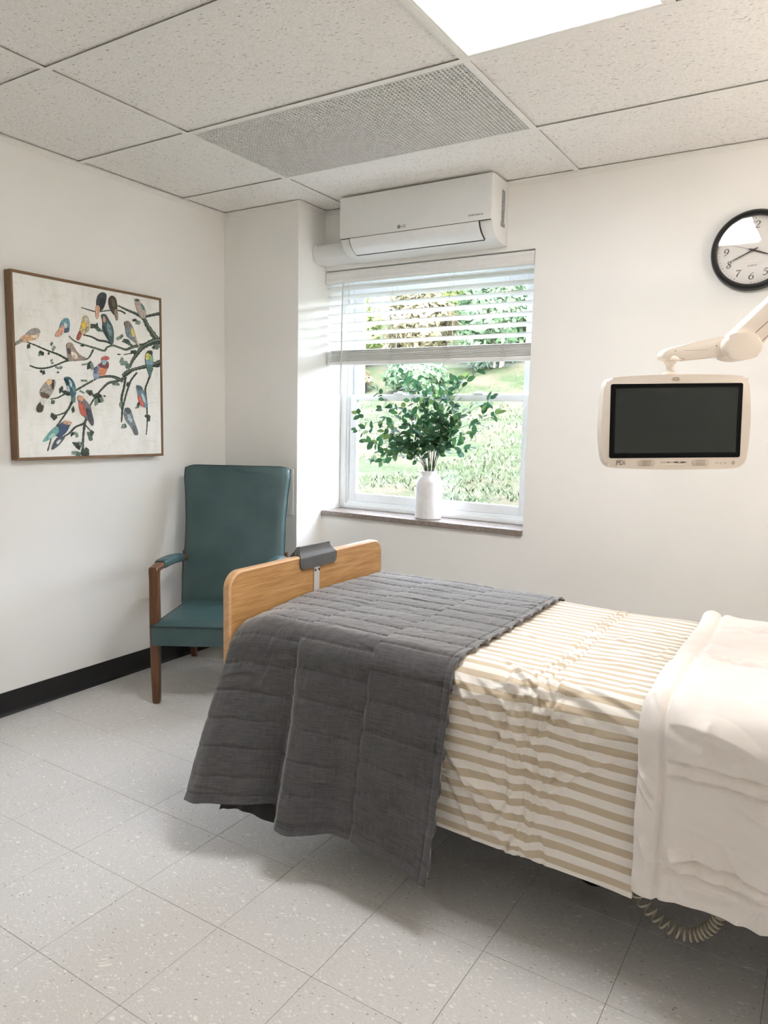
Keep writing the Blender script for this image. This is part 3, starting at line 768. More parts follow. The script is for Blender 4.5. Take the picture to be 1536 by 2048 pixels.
BD = [
 [((62,70,78),[(848,300),(875,280),(905,288),(914,312),(905,370),(880,425),(845,430),(830,380),(835,330)]),((214,168,140),[(828,392),(856,402),(850,460),(838,502),(822,470)]),((44,50,58),[(865,330),(895,340),(890,400),(860,410),(850,370)])],
 [((72,66,54),[(935,330),(960,308),(990,330),(1002,380),(1002,430),(985,470),(955,440),(932,380)]),((150,132,112),[(975,430),(1003,430),(1008,500),(995,512)]),((106,98,80),[(950,340),(972,345),(985,400),(965,400)])],
 [((192,178,168),[(1150,345),(1176,340),(1215,390),(1240,430),(1242,480),(1215,502),(1180,460),(1160,400)]),((96,138,142),[(1200,375),(1225,400),(1232,430),(1215,425)]),((84,92,90),[(1148,345),(1172,338),(1190,350),(1165,360)])],
 [((72,96,96),[(870,468),(905,463),(935,510),(965,570),(974,640),(966,712),(935,690),(905,640),(880,590),(880,520)]),((226,172,132),[(882,480),(900,490),(902,530),(885,522)]),((120,148,148),[(915,530),(945,570),(955,640),(935,640),(915,590)]),((44,58,56),[(880,560),(900,580),(925,660),(905,640)])],
 [((128,142,152),[(1062,535),(1090,522),(1118,545),(1140,590),(1160,660),(1192,742),(1150,700),(1110,670),(1080,640),(1070,580)]),((230,204,112),[(1115,580),(1140,600),(1148,650),(1125,645)]),((136,122,116),[(1060,535),(1090,520),(1115,545),(1105,582),(1075,575)]),((210,180,150),[(1145,655),(1165,680),(1190,742),(1165,710)])],
 [((112,152,168),[(540,515),(575,490),(600,505),(607,550),(598,600),(565,615),(545,590),(520,570)]),((214,166,142),[(545,548),(560,590),(520,645),(482,635),(510,590)]),((226,228,224),[(560,530),(580,545),(572,580),(556,565)]),((82,104,124),[(560,585),(590,570),(596,603),(566,612)])],
 [((200,182,136),[(720,480),(750,473),(770,520),(768,580),(740,620),(700,630),(690,590),(705,540)]),((236,196,86),[(705,530),(732,530),(738,570),(705,582)]),((158,84,66),[(688,600),(702,632),(680,677),(662,660)]),((206,202,190),[(722,488),(748,486),(752,520),(730,522)]),((168,172,150),[(735,580),(765,565),(760,600),(738,612)])],
 [((214,172,134),[(238,622),(290,590),(335,585),(350,625),(330,662),(280,675),(215,688),(192,655)]),((166,160,154),[(238,620),(290,578),(335,573),(357,605),(330,626),(280,632)]),((146,146,138),[(145,716),(150,690),(205,658),(212,680)]),((238,222,200),[(280,634),(330,630),(322,655),(284,652)])],
 [((166,148,138),[(578,710),(620,698),(650,750),(690,800),(742,830),(700,847),(640,850),(595,850),(585,790)]),((234,218,200),[(612,772),(660,790),(667,830),(630,822)]),((88,80,78),[(585,740),(610,755),(605,790),(586,780)])],
 [((152,168,194),[(808,925),(850,890),(852,980),(822,1008),(806,985)]),((216,142,104),[(848,903),(917,908),(892,972),(850,974)]),((120,62,66),[(848,880),(920,858),(922,916),(860,908)]),((190,100,94),[(870,830),(905,813),(934,830),(915,850),(880,852)]),((160,190,200),[(872,850),(905,850),(900,882),(874,884)]),((94,104,140),[(808,915),(832,905),(822,960),(808,950)])],
 [((90,122,116),[(1253,780),(1285,772),(1300,820),(1305,880),(1295,932),(1280,1005),(1262,960),(1240,880),(1238,820)]),((222,202,104),[(1243,800),(1275,798),(1285,845),(1243,852)]),((134,160,184),[(1240,850),(1290,850),(1297,888),(1250,888)]),((50,56,54),[(1260,776),(1290,773),(1294,802),(1272,800)]),((134,170,120),[(1272,820),(1296,830),(1298,862),(1270,855)])],
 [((170,166,156),[(398,1030),(430,1003),(465,1008),(485,1025),(465,1100),(430,1150),(400,1172),(360,1140),(350,1100),(380,1050)]),((104,86,72),[(358,1110),(420,1130),(422,1162),(365,1147)]),((230,190,142),[(402,1025),(435,1003),(452,1030),(420,1055)]),((70,60,52),[(322,1242),(350,1198),(377,1220),(367,1272),(335,1278)]),((66,58,50),[(452,1015),(468,1012),(462,1085),(450,1075)]),((228,228,220),[(372,1165),(400,1172),(372,1220),(352,1198)])],
 [((62,102,118),[(555,995),(590,983),(625,1010),(650,1070),(646,1142),(620,1152),(590,1110),(575,1050)]),((186,212,222),[(590,1008),(617,1030),(617,1072),(595,1052)]),((210,226,232),[(578,1060),(595,1075),(598,1110),(582,1095)]),((40,60,66),[(560,1000),(588,1010),(595,1050),(575,1040)]),((112,148,140),[(620,1060),(642,1080),(640,1120),(622,1110)]),((96,128,124),[(620,1150),(642,1150),(640,1200),(618,1195)])],
 [((122,118,126),[(665,1160),(690,1143),(740,1190),(777,1240),(787,1300),(802,1362),(790,1402),(760,1360),(730,1332),(690,1280),(680,1210)]),((196,96,74),[(678,1200),(715,1220),(732,1302),(715,1318),(688,1280)]),((216,168,136),[(663,1160),(692,1143),(720,1170),(690,1195)]),((84,84,92),[(740,1260),(775,1270),(798,1362),(788,1400),(755,1340)])],
 [((62,80,112),[(500,1400),(560,1358),(612,1370),(597,1402),(572,1450),(520,1492),(480,1470)]),((116,176,170),[(378,1522),(440,1440),(492,1403),(503,1450),(460,1492),(400,1527)]),((198,166,140),[(538,1377),(565,1353),(614,1370),(590,1392)]),((84,94,106),[(462,1545),(500,1495),(555,1490),(520,1545),(470,1590),(445,1598)]),((214,216,214),[(480,1540),(505,1515),(520,1520),(495,1555)]),((170,206,196),[(410,1500),(455,1450),(470,1470),(430,1505)])],
 [((126,136,142),[(1066,1260),(1095,1253),(1125,1300),(1142,1360),(1167,1430),(1174,1477),(1150,1482),(1120,1420),(1080,1370),(1058,1310)]),((184,198,202),[(1085,1310),(1112,1325),(1125,1375),(1098,1365)]),((90,98,104),[(1066,1260),(1098,1253),(1118,1290),(1085,1300)]),((112,112,116),[(1130,1400),(1160,1420),(1174,1477),(1152,1480)])],
 [((112,136,148),[(1163,1068),(1195,1070),(1230,1120),(1247,1170),(1257,1242),(1225,1247),(1190,1200),(1175,1140)]),((214,110,96),[(1176,1150),(1195,1165),(1227,1237),(1205,1237),(1180,1190)]),((196,216,220),[(1200,1130),(1222,1150),(1240,1220),(1215,1190)]),((84,100,110),[(1163,1068),(1197,1070),(1212,1095),(1185,1100)])],
]
for bi, lay in enumerate(BD):
    par = None
    for li, (rgb, pts) in enumerate(lay):
        bm = B(); blob(bm, closed_smooth(pts), 0.0038 + li * .0008 + bi * .00001)
        if par is None: par = mk('painted_bird', bm, paint(rgb), pic)
        else: mk('brush_stroke', bm, paint(rgb), par)

# ------------------------------------------------------------------ wall clock
CXc, CZc = -0.3605, 2.0155
ck = thing('wall_clock', 'round black-rimmed wall clock on the window wall', 'clock', (CXc, YB, CZc))
RX = Matrix.Rotation(PI / 2, 4, 'X')         # lathe axis +z -> -y (into the room)
M_RIM = plain('clock_rim_black', hexc(17, 18, 19), 0.3)
M_FACE = plain('clock_face', hexc(243, 240, 236), 0.6, 0.01)
M_INK = plain('clock_ink', hexc(34, 32, 32), 0.5)
M_RED = plain('clock_hand_red', hexc(60, 20, 20), 0.4)
bm = B(); b_lathe(bm, [(.132, .004), (.1315, .030), (.135, .036), (.142, .038), (.149, .034), (.154, .024), (.156, .010), (.156, .001), (.132, .001)], 96, (CXc, YB, CZc), RX)
mk('rim', bm, M_RIM, ck, smooth=35)
bm = B(); b_lathe(bm, [(0, .010), (.1325, .010), (.1325, .004), (0, .004)], 64, (CXc, YB, CZc), RX)
face = mk('face', bm, M_FACE, ck, smooth=30)
k = Mat('clock_glass'); tr = k.n.new('ShaderNodeBsdfTransparent'); gl = k.n.new('ShaderNodeBsdfGlossy'); mx = k.n.new('ShaderNodeMixShader')
gl.inputs['Roughness'].default_value = 0.0
k.l.new(schlick(k, 0.045), mx.inputs[0]); k.l.new(tr.outputs[0], mx.inputs[1]); k.l.new(gl.outputs[0], mx.inputs[2]); k.l.new(mx.outputs[0], k.out.inputs[0]); k.n.remove(k.p)
bm = B(); b_lathe(bm, [(0, .0290), (.06, .0288), (.1312, .0280)], 64, (CXc, YB, CZc), RX)
mk('glass', bm, k.m, ck, smooth=60)
cfn = lambda u, v, d: (CXc + u, YB - .0102 - d, CZc + v)
# digits as thick-and-thin strokes (x, y, width) in a 1 x 1.4 box
DG = {'0': [[(.5,1.38,.10),(.2,1.2,.16),(.08,.7,.2),(.2,.2,.16),(.5,.02,.10),(.8,.2,.16),(.92,.7,.2),(.8,1.2,.16),(.5,1.38,.10)]],
 '1': [[(.3,1.2,.05),(.48,1.3,.12),(.52,1.36,.17),(.52,.7,.17),(.52,.03,.17)], [(.3,.03,.05),(.75,.03,.05)]],
 '2': [[(.12,1.05,.16),(.2,1.28,.12),(.5,1.38,.1),(.82,1.2,.17),(.8,.9,.18),(.5,.5,.1),(.1,.06,.08)], [(.1,.06,.14),(.5,.05,.15),(.85,.1,.1),(.92,.32,.05)]],
 '3': [[(.14,1.12,.14),(.4,1.37,.09),(.75,1.2,.15),(.7,.9,.13),(.4,.76,.08),(.75,.6,.14),(.82,.3,.18),(.5,.02,.1),(.12,.2,.15)]],
 '4': [[(.66,1.36,.12),(.35,.85,.06),(.06,.42,.07),(.95,.42,.08)], [(.68,1.36,.17),(.68,.7,.17),(.68,.02,.17)]],
 '5': [[(.86,1.36,.07),(.5,1.32,.13),(.28,1.34,.08),(.2,.8,.06),(.5,.88,.1),(.82,.66,.17),(.82,.3,.18),(.5,.03,.1),(.12,.16,.15)]],
 '6': [[(.82,1.3,.1),(.5,1.2,.09),(.2,.8,.17),(.12,.4,.2),(.3,.08,.14),(.56,.03,.09),(.85,.25,.17),(.84,.6,.15),(.56,.8,.08),(.25,.65,.06)]],
 '7': [[(.1,1.08,.05),(.14,1.28,.13),(.5,1.26,.15),(.92,1.36,.07),(.62,.85,.12),(.42,.4,.18),(.4,.02,.19)]],
 '8': [[(.5,1.38,.08),(.24,1.2,.13),(.3,.95,.15),(.7,.62,.16),(.86,.33,.15),(.5,.02,.08),(.14,.3,.14),(.35,.65,.09),(.68,.9,.09),(.78,1.15,.12),(.5,1.38,.08)]],
 '9': [[(.18,.1,.1),(.5,.2,.09),(.8,.6,.17),(.88,1.0,.2),(.7,1.32,.14),(.44,1.37,.09),(.15,1.15,.17),(.16,.8,.15),(.44,.6,.08),(.75,.75,.06)]]}
def digit(bm, ch, cx, cy, s):
    for st in DG[ch]:
        sp = smooth_pts(st, 6); L, R = [], []
        for q in range(len(sp)):
            a = sp[max(q - 1, 0)]; b = sp[min(q + 1, len(sp) - 1)]
            dx, dy = b[0] - a[0], b[1] - a[1]; l = math.hypot(dx, dy) or 1; w = sp[q][2] * .5
            f = lambda x, y: (cx + ((x - .5) + .12 * (y - .7)) * s, cy + (y - .7) * s)
            L.append(f(sp[q][0] - dy / l * w, sp[q][1] + dx / l * w)); R.append(f(sp[q][0] + dy / l * w, sp[q][1] - dx / l * w))
        for q in range(len(L) - 1):
            vs = [bm.verts.new(cfn(*p, .0006)) for p in (L[q], L[q + 1], R[q + 1], R[q])]
            bm.faces.new(vs)
    bmesh.ops.remove_doubles(bm, verts=bm.verts, dist=1e-6)
for hh in range(1, 13):
    a = PI / 2 - hh * PI / 6; cx, cy = .098 * math.cos(a), .098 * math.sin(a); s = .0195
    bm = B(); st = str(hh)
    if len(st) == 1: digit(bm, st, cx, cy, s)
    else: digit(bm, st[0], cx - .0085, cy, s); digit(bm, st[1], cx + .0085, cy, s)
    r = bmesh.ops.solidify(bm, geom=list(bm.faces), thickness=.0004)
    mk('numeral', bm, M_INK, face)
for mnt in range(60):
    a = mnt * PI / 30; rr = .0011 if mnt % 5 else .0018
    bm = B(); b_lathe(bm, [(0, .0100), (rr, .0100), (rr, .0106), (0, .0106)], 8, (CXc + .1225 * math.cos(a), YB, CZc + .1225 * math.sin(a)), RX)
    mk('minute_dot', bm, M_INK, face)
mk('lettering', text_bm('QUARTZ', .0085, lambda u, v, d: (CXc + u - .0, YB - .0104 - d, CZc + v - .058), .0003), M_GREYTXT, face)
def hand(name, ang, l0, l1, w, d, mat):
    a = math.radians(ang); c, s_ = math.sin(a), math.cos(a)
    bm = B(); b_prism(bm, [(-l0, -w * .8), (0, -w), (l1 * .75, -w * .75), (l1, 0), (l1 * .75, w * .75), (0, w), (-l0, w * .8)], d, d + .0008, lambda u, v, q: (CXc + c * u - s_ * v, YB - q, CZc + s_ * u + c * v))
    mk(name, bm, mat, ck)
hand('hour_hand', 110, .016, .066, .0034, .0150, M_RED)
hand('minute_hand', 244, .018, .094, .0026, .0175, M_INK)
hand('second_hand', 287, .028, .088, .0007, .0200, M_RED)
bm = B(); b_lathe(bm, [(.0045, .010), (.0045, .021), (.003, .0235), (0, .024)], 20, (CXc, YB, CZc), RX); mk('centre_cap', bm, M_INK, ck, smooth=40)

# ------------------------------------------------------------------ patient monitor on its swing arm
def RR(yaw, pitch, roll):
    f = Vector((-math.sin(yaw) * math.cos(pitch), math.cos(yaw) * math.cos(pitch), -math.sin(pitch))); r = Vector((math.cos(yaw), math.sin(yaw), 0)); u = r.cross(f)
    return r * math.cos(roll) + u * math.sin(roll), u * math.cos(roll) - r * math.sin(roll), f
mr, mu, mf = RR(0.546, 0.0088, 0.0311)
MC = Vector((-0.3809, 2.0666, 1.3286))
MM = Matrix(((mr.x, mf.x, mu.x, MC.x), (mr.y, mf.y, mu.y, MC.y), (mr.z, mf.z, mu.z, MC.z), (0, 0, 0, 1)))   # local x right, y away from viewer, z up
mon = thing('bedside_monitor', 'cream bedside television monitor hanging from a jointed arm', 'monitor', mat4=MM)
M_CREAM = plain('cream_plastic', hexc(233, 223, 211), 0.4, 0.012)
M_CREAMD = plain('cream_recess', hexc(206, 194, 180), 0.5)
outer = [(-.1955, -.0225), (-.1935, .04), (-.1903, .090), (-.1845, .105), (-.168, .1145), (-.09, .1195), (0, .1215), (.09, .1205), (.168, .1165), (.183, .108), (.190, .094), (.1965, .03), (.1975, -.026), (.193, -.09), (.187, -.112), (.178, -.122), (.160, -.1275), (.08, -.1292), (0, -.1295), (-.08, -.1275), (-.160, -.1235), (-.176, -.118), (-.1845, -.107), (-.192, -.07)]
loc = lambda u, v, d: (u, d, v)
bm = B(); b_prism(bm, closed_smooth(outer, 3), -.004, .036, loc, .006, 3); hs = mk('housing', bm, M_CREAM, mon, smooth=40, local=True)
bm = B(); b_prism(bm, [(x * .8, y * .8) for x, y in closed_smooth(outer, 3)], .034, .062, loc, .01, 3); mk('rear_shell', bm, M_CREAM, mon, smooth=40, local=True)
M_BEZ = plain('screen_bezel_black', hexc(12, 14, 15), 0.35, spec=0.12)
k = Mat('dark_display', (0.012, 0.016, 0.016, 1), 0.06, spec=0.5); k.col(k.ramp(k.noise(k.pos('object'), 3, 2), [(0.3, (0.016, 0.020, 0.019)), (0.7, (0.020, 0.024, 0.022))]))
M_DISP = k.m
bm = B(); b_prism(bm, rrect(.347, .1955, .005, 4), -.0052, -.003, loc, .0006, 1); bz = mk('screen_bezel', bm, M_BEZ, mon, local=True)
bm = B(); b_prism(bm, rrect(.321, .171, .001, 2, 0, .001), -.0060, -.0051, loc); mk('display', bm, M_DISP, bz, local=True)
mfn = lambda cx, cz: (lambda u, v, d: (cx + u, -.0042 - d, cz + v))
M_BROWN = plain('logo_brown_grey', hexc(126, 112, 104), 0.5)
mk('lettering', text_bm('PDi', .017, mfn(-.142, -.1105), .0005), M_BROWN, hs, local=True)
for cx in (-.0735, .0695):
    bm = B(); b_prism(bm, rrect(.047, .0165, .0075, 5, cx, -.1115), -.0050, -.003, loc, .0008, 2); sp = mk('speaker_grille', bm, M_CREAMD, mon, smooth=40, local=True)
    bm = B()
    for i in range(6):
        for j in range(4): b_cyl(bm, (cx - .010 + i * .004, -.0056, -.1055 - j * .0040), (cx - .010 + i * .004, -.0045, -.1055 - j * .0040), .0010, n=8)
    mk('speaker_holes', bm, M_BROWN, sp, local=True)
bm = B(); b_prism(bm, rrect(.070, .0048, .001, 2, -.001, -.1095), -.0050, -.003, loc); sl = mk('port_recess', bm, M_CREAMD, mon, local=True)
bm = B()
for x0, w in ((-.018, .004), (-.001, .011), (.017, .011)): b_box(bm, x0, x0 + w, -.0056, -.0045, -.1107, -.1085)
mk('port', bm, M_BEZ, sl, local=True)
bm = B(); b_prism(bm, rrect(.070, .005, .001, 2, -.001, -.1155), -.0056, -.003, loc, .0005, 1); mk('port_cover', bm, M_CREAM, mon, local=True)
bm = B()
for cx, s_ in ((.113, 1), (.1345, -1)):
    for q in (-1, 1): b_tube(bm, [(cx, -.0046, -.1125 + .002 * s_), (cx + q * .0032, -.0046, -.1125 - .0015 * s_)], .0005, 5)
b_tube(bm, [(.1215, -.0046, -.1140), (.1255, -.0046, -.1165 + .001), (.1255, -.0046, -.1095 - .001), (.1215, -.0046, -.1115), (.1215, -.0046, -.1140)], .0004, 5)
b_tube(bm, [(.1567 + .0035 * math.cos(t * .4), -.0046, -.1125 + .0035 * math.sin(t * .4)) for t in range(17)], .0005, 5)
mk('button_icon', bm, M_BROWN, hs, local=True)
bm = B(); b_prism(bm, rrect(.022, .0095, .0045, 5, -.003, .1095), -.0050, -.003, loc, .0006, 1); cmr = mk('camera_lens', bm, M_CREAMD, mon, smooth=40, local=True)
bm = B(); b_tube(bm, [(-.003 + .0065 * math.cos(t * .4), -.0052, .1095 + .0035 * math.sin(t * .4)) for t in range(17)], .0007, 5); mk('lens_ring', bm, M_BROWN, cmr, local=True)

# swing arm (its own thing), built in the monitor's frame so the joint meets it
arm = thing('monitor_swing_arm', 'cream jointed swing arm reaching in above the bed to hold the monitor', 'monitor arm', mat4=MM.copy())
ad = .030                                     # depth of the arm axis behind the screen
bm = B(); b_lathe(bm, [(.0185, .1228), (.0185, .127), (.0125, .131), (.0098, .137), (.0092, .142), (.0105, .148), (.0145, .153), (.0175, .157), (.0175, .160)], 32, (-.0075, ad, 0)); mk('neck', bm, M_CREAM, arm, smooth=40, local=True)
bm = B(); b_lathe(bm, [(.0245, .160), (.0245, .163), (.022, .170), (.015, .178), (.007, .182), (0, .183)], 32, (-.004, ad, 0)); mk('pivot_dome', bm, M_CREAM, arm, smooth=40, local=True)
fore = [(-.0365, .168), (-.036, .178), (-.030, .186), (-.016, .1925), (.05, .2065), (.12, .2195), (.165, .226), (.178, .20), (.172, .169), (.12, .1685), (.03, .165), (.018, .1605), (-.022, .160), (-.033, .163)]
bm = B(); b_prism(bm, fore, ad - .021, ad + .021, loc, .005, 3); fa = mk('forearm', bm, M_CREAM, arm, smooth=40, local=True)
bm = B()
for x, z in ((-.002, .1835), (.105, .1955)): b_cyl(bm, (x, ad - .0216, z), (x, ad - .0205, z), .0016, n=10)
b_box(bm, .02, .085, ad - .0213, ad - .0206, .1845, .1849)
mk('screw_hole', bm, M_BROWN, fa, local=True)
bm = B(); b_prism(bm, [(.1150 + (1 - math.cos(2 * PI * q / 36)) * 0 + .054 + .0545 * math.copysign(abs(math.cos(2 * PI * q / 36)) ** .85, math.cos(2 * PI * q / 36)), .193 + .0355 * math.sin(2 * PI * q / 36)) for q in range(36)], ad - .036, ad + .036, loc, .010, 4); mk('elbow_cover', bm, M_CREAM, arm, smooth=50, local=True)
upper = [(.140, .222), (.235, .309), (.42, .478), (.45, .478), (.452, .445), (.262, .236), (.215, .188), (.180, .175)]
bm = B(); b_prism(bm, upper, ad - .026, ad + .026, loc, .006, 3); ua = mk('upper_arm', bm, M_CREAM, arm, smooth=40, local=True)
bm = B()
for a, b in (((.203, .2275), (.40, .405)), ((.2085, .1925), (.40, .382))):
    b_tube(bm, [(a[0], ad - .0262, a[1]), (b[0], ad - .0262, b[1])], .0011, 6)
mk('seam_line', bm, M_BROWN, ua, local=True)
# upper joint and wall bracket carry it to the window wall beyond the picture
pj = MM @ Vector((.437, ad, .46)); wallp = Vector((pj.x + .12, YB - .03, pj.z + .02))
bm = B(); b_cyl(bm, (pj.x, pj.y, pj.z - .05), (pj.x, pj.y, pj.z + .07), .036, n=28); mk('shoulder_joint', bm, M_CREAM, arm, smooth=40)
bm = B(); b_tube(bm, [(pj.x, pj.y, pj.z + .045), (wallp.x, wallp.y, pj.z + .045)], .024, 20); mk('wall_boom', bm, M_CREAM, arm, smooth=40)
bm = B(); b_box(bm, wallp.x - .06, wallp.x + .06, YB - .035, YB - .001, pj.z - .12, pj.z + .21, .008, 2); mk('wall_plate', bm, M_CREAM, arm, smooth=40)

# ------------------------------------------------------------------ access panel on the pier, behind the chair
ap = thing('access_panel', 'small white painted access panel on the pier behind the chair', 'access panel', (-2.64, YC, .797))
rect = (-2.80, -2.495, .797, 1.047)
bm = B(); w = .026
x0, x1, z0, z1 = rect
for q in ((x0, x1, z0, z0 + w), (x0, x1, z1 - w, z1), (x0, x0 + w, z0 + w, z1 - w), (x1 - w, x1, z0 + w, z1 - w)): b_box(bm, q[0], q[1], YC - .007, YC - .0005, q[2], q[3], .0015, 1)
mk('frame', bm, M_WALL, ap)
bm = B(); b_box(bm, x0 + w + .002, x1 - w - .002, YC - .006, YC - .001, z0 + w + .002, z1 - w - .002, .001, 1); dr = mk('door', bm, M_WALL, ap)
bm = B(); b_cyl(bm, (x1 - w - .02, YC - .0075, .92), (x1 - w - .02, YC - .005, .92), .005, n=14); mk('latch', bm, M_GREYTXT, dr)

# ------------------------------------------------------------------ wall lamp over the bed head (outside the picture, gives the warm light)
wlp = thing('bed_wall_lamp', 'warm glowing lamp on the wall at the bed head', 'wall lamp', (XR, 2.2, 1.7))
bm = B(); b_box(bm, XR - .10, XR - .001, 1.75, 2.65, 1.72, 1.86, .01, 2); mk('lamp_body', bm, M_WHITE, wlp, smooth=40)
bm = B(); b_box(bm, XR - .118, XR - .1005, 1.78, 2.62, 1.735, 1.845, .004, 2); mk('diffuser', bm, M_WARM, wlp)
bm = B(); b_box(bm, XR - .092, XR - .008, 1.77, 2.63, 1.8605, 1.868, .002, 1); mk('uplight_diffuser', bm, M_UP, wlp)

# ------------------------------------------------------------------ teal armchair
cs = Vector((0.8486, 0.5291)); cF = Vector((-2.586, 2.175)); cO = cF + cs * 0.275
chair = thing('armchair', 'teal vinyl high-back armchair with walnut wood arms and legs', 'armchair', (cO.x, cO.y, 0), math.atan2(cs.y, cs.x))
def grid_solid(nu, nv, fn, bm):
    """closed skin: fn(u,v) with u around (periodic) and v from end to end, capped"""
    rings = [[bm.verts.new(fn(i / nu, j / nv)) for i in range(nu)] for j in range(nv + 1)]
    for a, b in zip(rings, rings[1:]):
        for i in range(nu):
            q = (i + 1) % nu; bm.faces.new((a[i], a[q], b[q], b[i]))
    bm.faces.new(rings[0][::-1]); bm.faces.new(rings[-1])
# seat cushion: slightly crowned slab, thicker at the front
bm = B(); NX, NY = 22, 22
def seat_pt(u, v, top):
    x = (u - .5) * (.520 - .03 * v); y = -.030 + v * .545
    e = min(u, 1 - u) * 2; ed = 1 - max(0, 1 - e / .16) ** 2.2; fd_ = 1 - max(0, 1 - v / .10) ** 2.2
    if top: z = .375 + .022 * ed * fd_ + .012 * math.sin(PI * u) * math.sin(PI * min(1, v * 1.2)) - .018 * v
    else: z = .288 + .012 * v
    return (x, y, z)
tv = [[bm.verts.new(seat_pt(i / NX, j / NY, True)) for i in range(NX + 1)] for j in range(NY + 1)]
bv = [[bm.verts.new(seat_pt(i / NX, j / NY, False)) for i in range(NX + 1)] for j in range(NY + 1)]
for j in range(NY):
    for i in range(NX):
        bm.faces.new((tv[j][i], tv[j][i + 1], tv[j + 1][i + 1], tv[j + 1][i])); bm.faces.new((bv[j][i + 1], bv[j][i], bv[j + 1][i], bv[j + 1][i + 1]))
for i in range(NX):
    bm.faces.new((bv[0][i], bv[0][i + 1], tv[0][i + 1], tv[0][i])); bm.faces.new((bv[NY][i + 1], bv[NY][i], tv[NY][i], tv[NY][i + 1]))
for j in range(NY):
    bm.faces.new((bv[j + 1][0], bv[j][0], tv[j][0], tv[j + 1][0])); bm.faces.new((bv[j][NX], bv[j + 1][NX], tv[j + 1][NX], tv[j][NX]))
es = [e for e in bm.edges if len(e.link_faces) == 2 and e.calc_face_angle(0) > 1.0]
bmesh.ops.bevel(bm, geom=es, offset=.010, segments=3, profile=.5, affect='EDGES')
seat = mk('seat', bm, M_TEAL, chair, smooth=50, local=True)
bm = B(); pts = [seat_pt(0, v, True) for v in (1, .6, .2, .02)] + [seat_pt(u, 0, True) for u in (.03, .3, .5, .7, .97)] + [seat_pt(1, v, True) for v in (.02, .2, .6, 1)]
b_tube(bm, smooth_pts([(p[0] * 1.004, p[1] - .002 if p[1] < 0 else p[1], p[2] + .002) for p in pts], 4), .0032, 6); mk('piping', bm, M_TEALPIPE, seat, smooth=60, local=True)
# high back: S profile, rolled over at the top, waist narrower than the top
spine = smooth_pts([(.455, .33), (.475, .45), (.500, .58), (.530, .70), (.560, .84), (.585, .96), (.598, 1.03), (.612, 1.064)], 6)
bm = B(); rows = []; NX = 26
for q, (y, z) in enumerate(spine):
    t = q / (len(spine) - 1)
    wd = float(np.interp(z, [.33, .5, .62, .78, .92, 1.0, 1.064], [.262, .262, .258, .258, .268, .277, .276]))
    thk = float(np.interp(z, [.33, .5, .8, 1.0, 1.04, 1.064], [.075, .085, .08, .072, .060, .022]))
    row = []
    for i in range(NX + 1):
        u = -1 + 2 * i / NX; e = abs(u)
        crown = .028 * (1 - u * u) * (1 - .4 * t); edge = max(0, (e - .86) / .14) ** 2 * .020
        corner = max(0, (e - .8) / .2) ** 2 * .014 * max(0, (z - .98) / .084)
        row.append((Vector((u * wd, y - crown + edge, z - corner)), Vector((u * wd * .985, y + thk, z - .5 * thk * .3 - corner))))
    rows.append(row)
fv = [[bm.verts.new(p[0]) for p in r] for r in rows]; rv = [[bm.verts.new(p[1]) for p in r] for r in rows]
for j in range(len(rows) - 1):
    for i in range(NX):
        bm.faces.new((fv[j][i], fv[j][i + 1], fv[j + 1][i + 1], fv[j + 1][i])); bm.faces.new((rv[j][i + 1], rv[j][i], rv[j + 1][i], rv[j + 1][i + 1]))
    bm.faces.new((rv[j][0], fv[j][0], fv[j + 1][0], rv[j + 1][0])); bm.faces.new((fv[j][NX], rv[j][NX], rv[j + 1][NX], fv[j + 1][NX]))
for i in range(NX):
    bm.faces.new((fv[-1][i], fv[-1][i + 1], rv[-1][i + 1], rv[-1][i])); bm.faces.new((fv[0][i + 1], fv[0][i], rv[0][i], rv[0][i + 1]))
es = [e for e in bm.edges if len(e.link_faces) == 2 and e.calc_face_angle(0) > .9]
bmesh.ops.bevel(bm, geom=es, offset=.007, segments=3, profile=.5, affect='EDGES')
back = mk('backrest', bm, M_TEAL, chair, smooth=60, local=True)
for i in (0, NX):
    bm = B(); b_tube(bm, [r[i][0] + Vector((0.001 if i else -.001, .003, 0)) for r in rows[2:]], .0032, 6); mk('piping', bm, M_TEALPIPE, back, smooth=60, local=True)
bm = B(); b_tube(bm, [p[0] * .3 + p[1] * .7 + Vector((0, 0, .002)) for p in rows[-1]], .003, 6); mk('piping', bm, M_TEALPIPE, back, smooth=60, local=True)
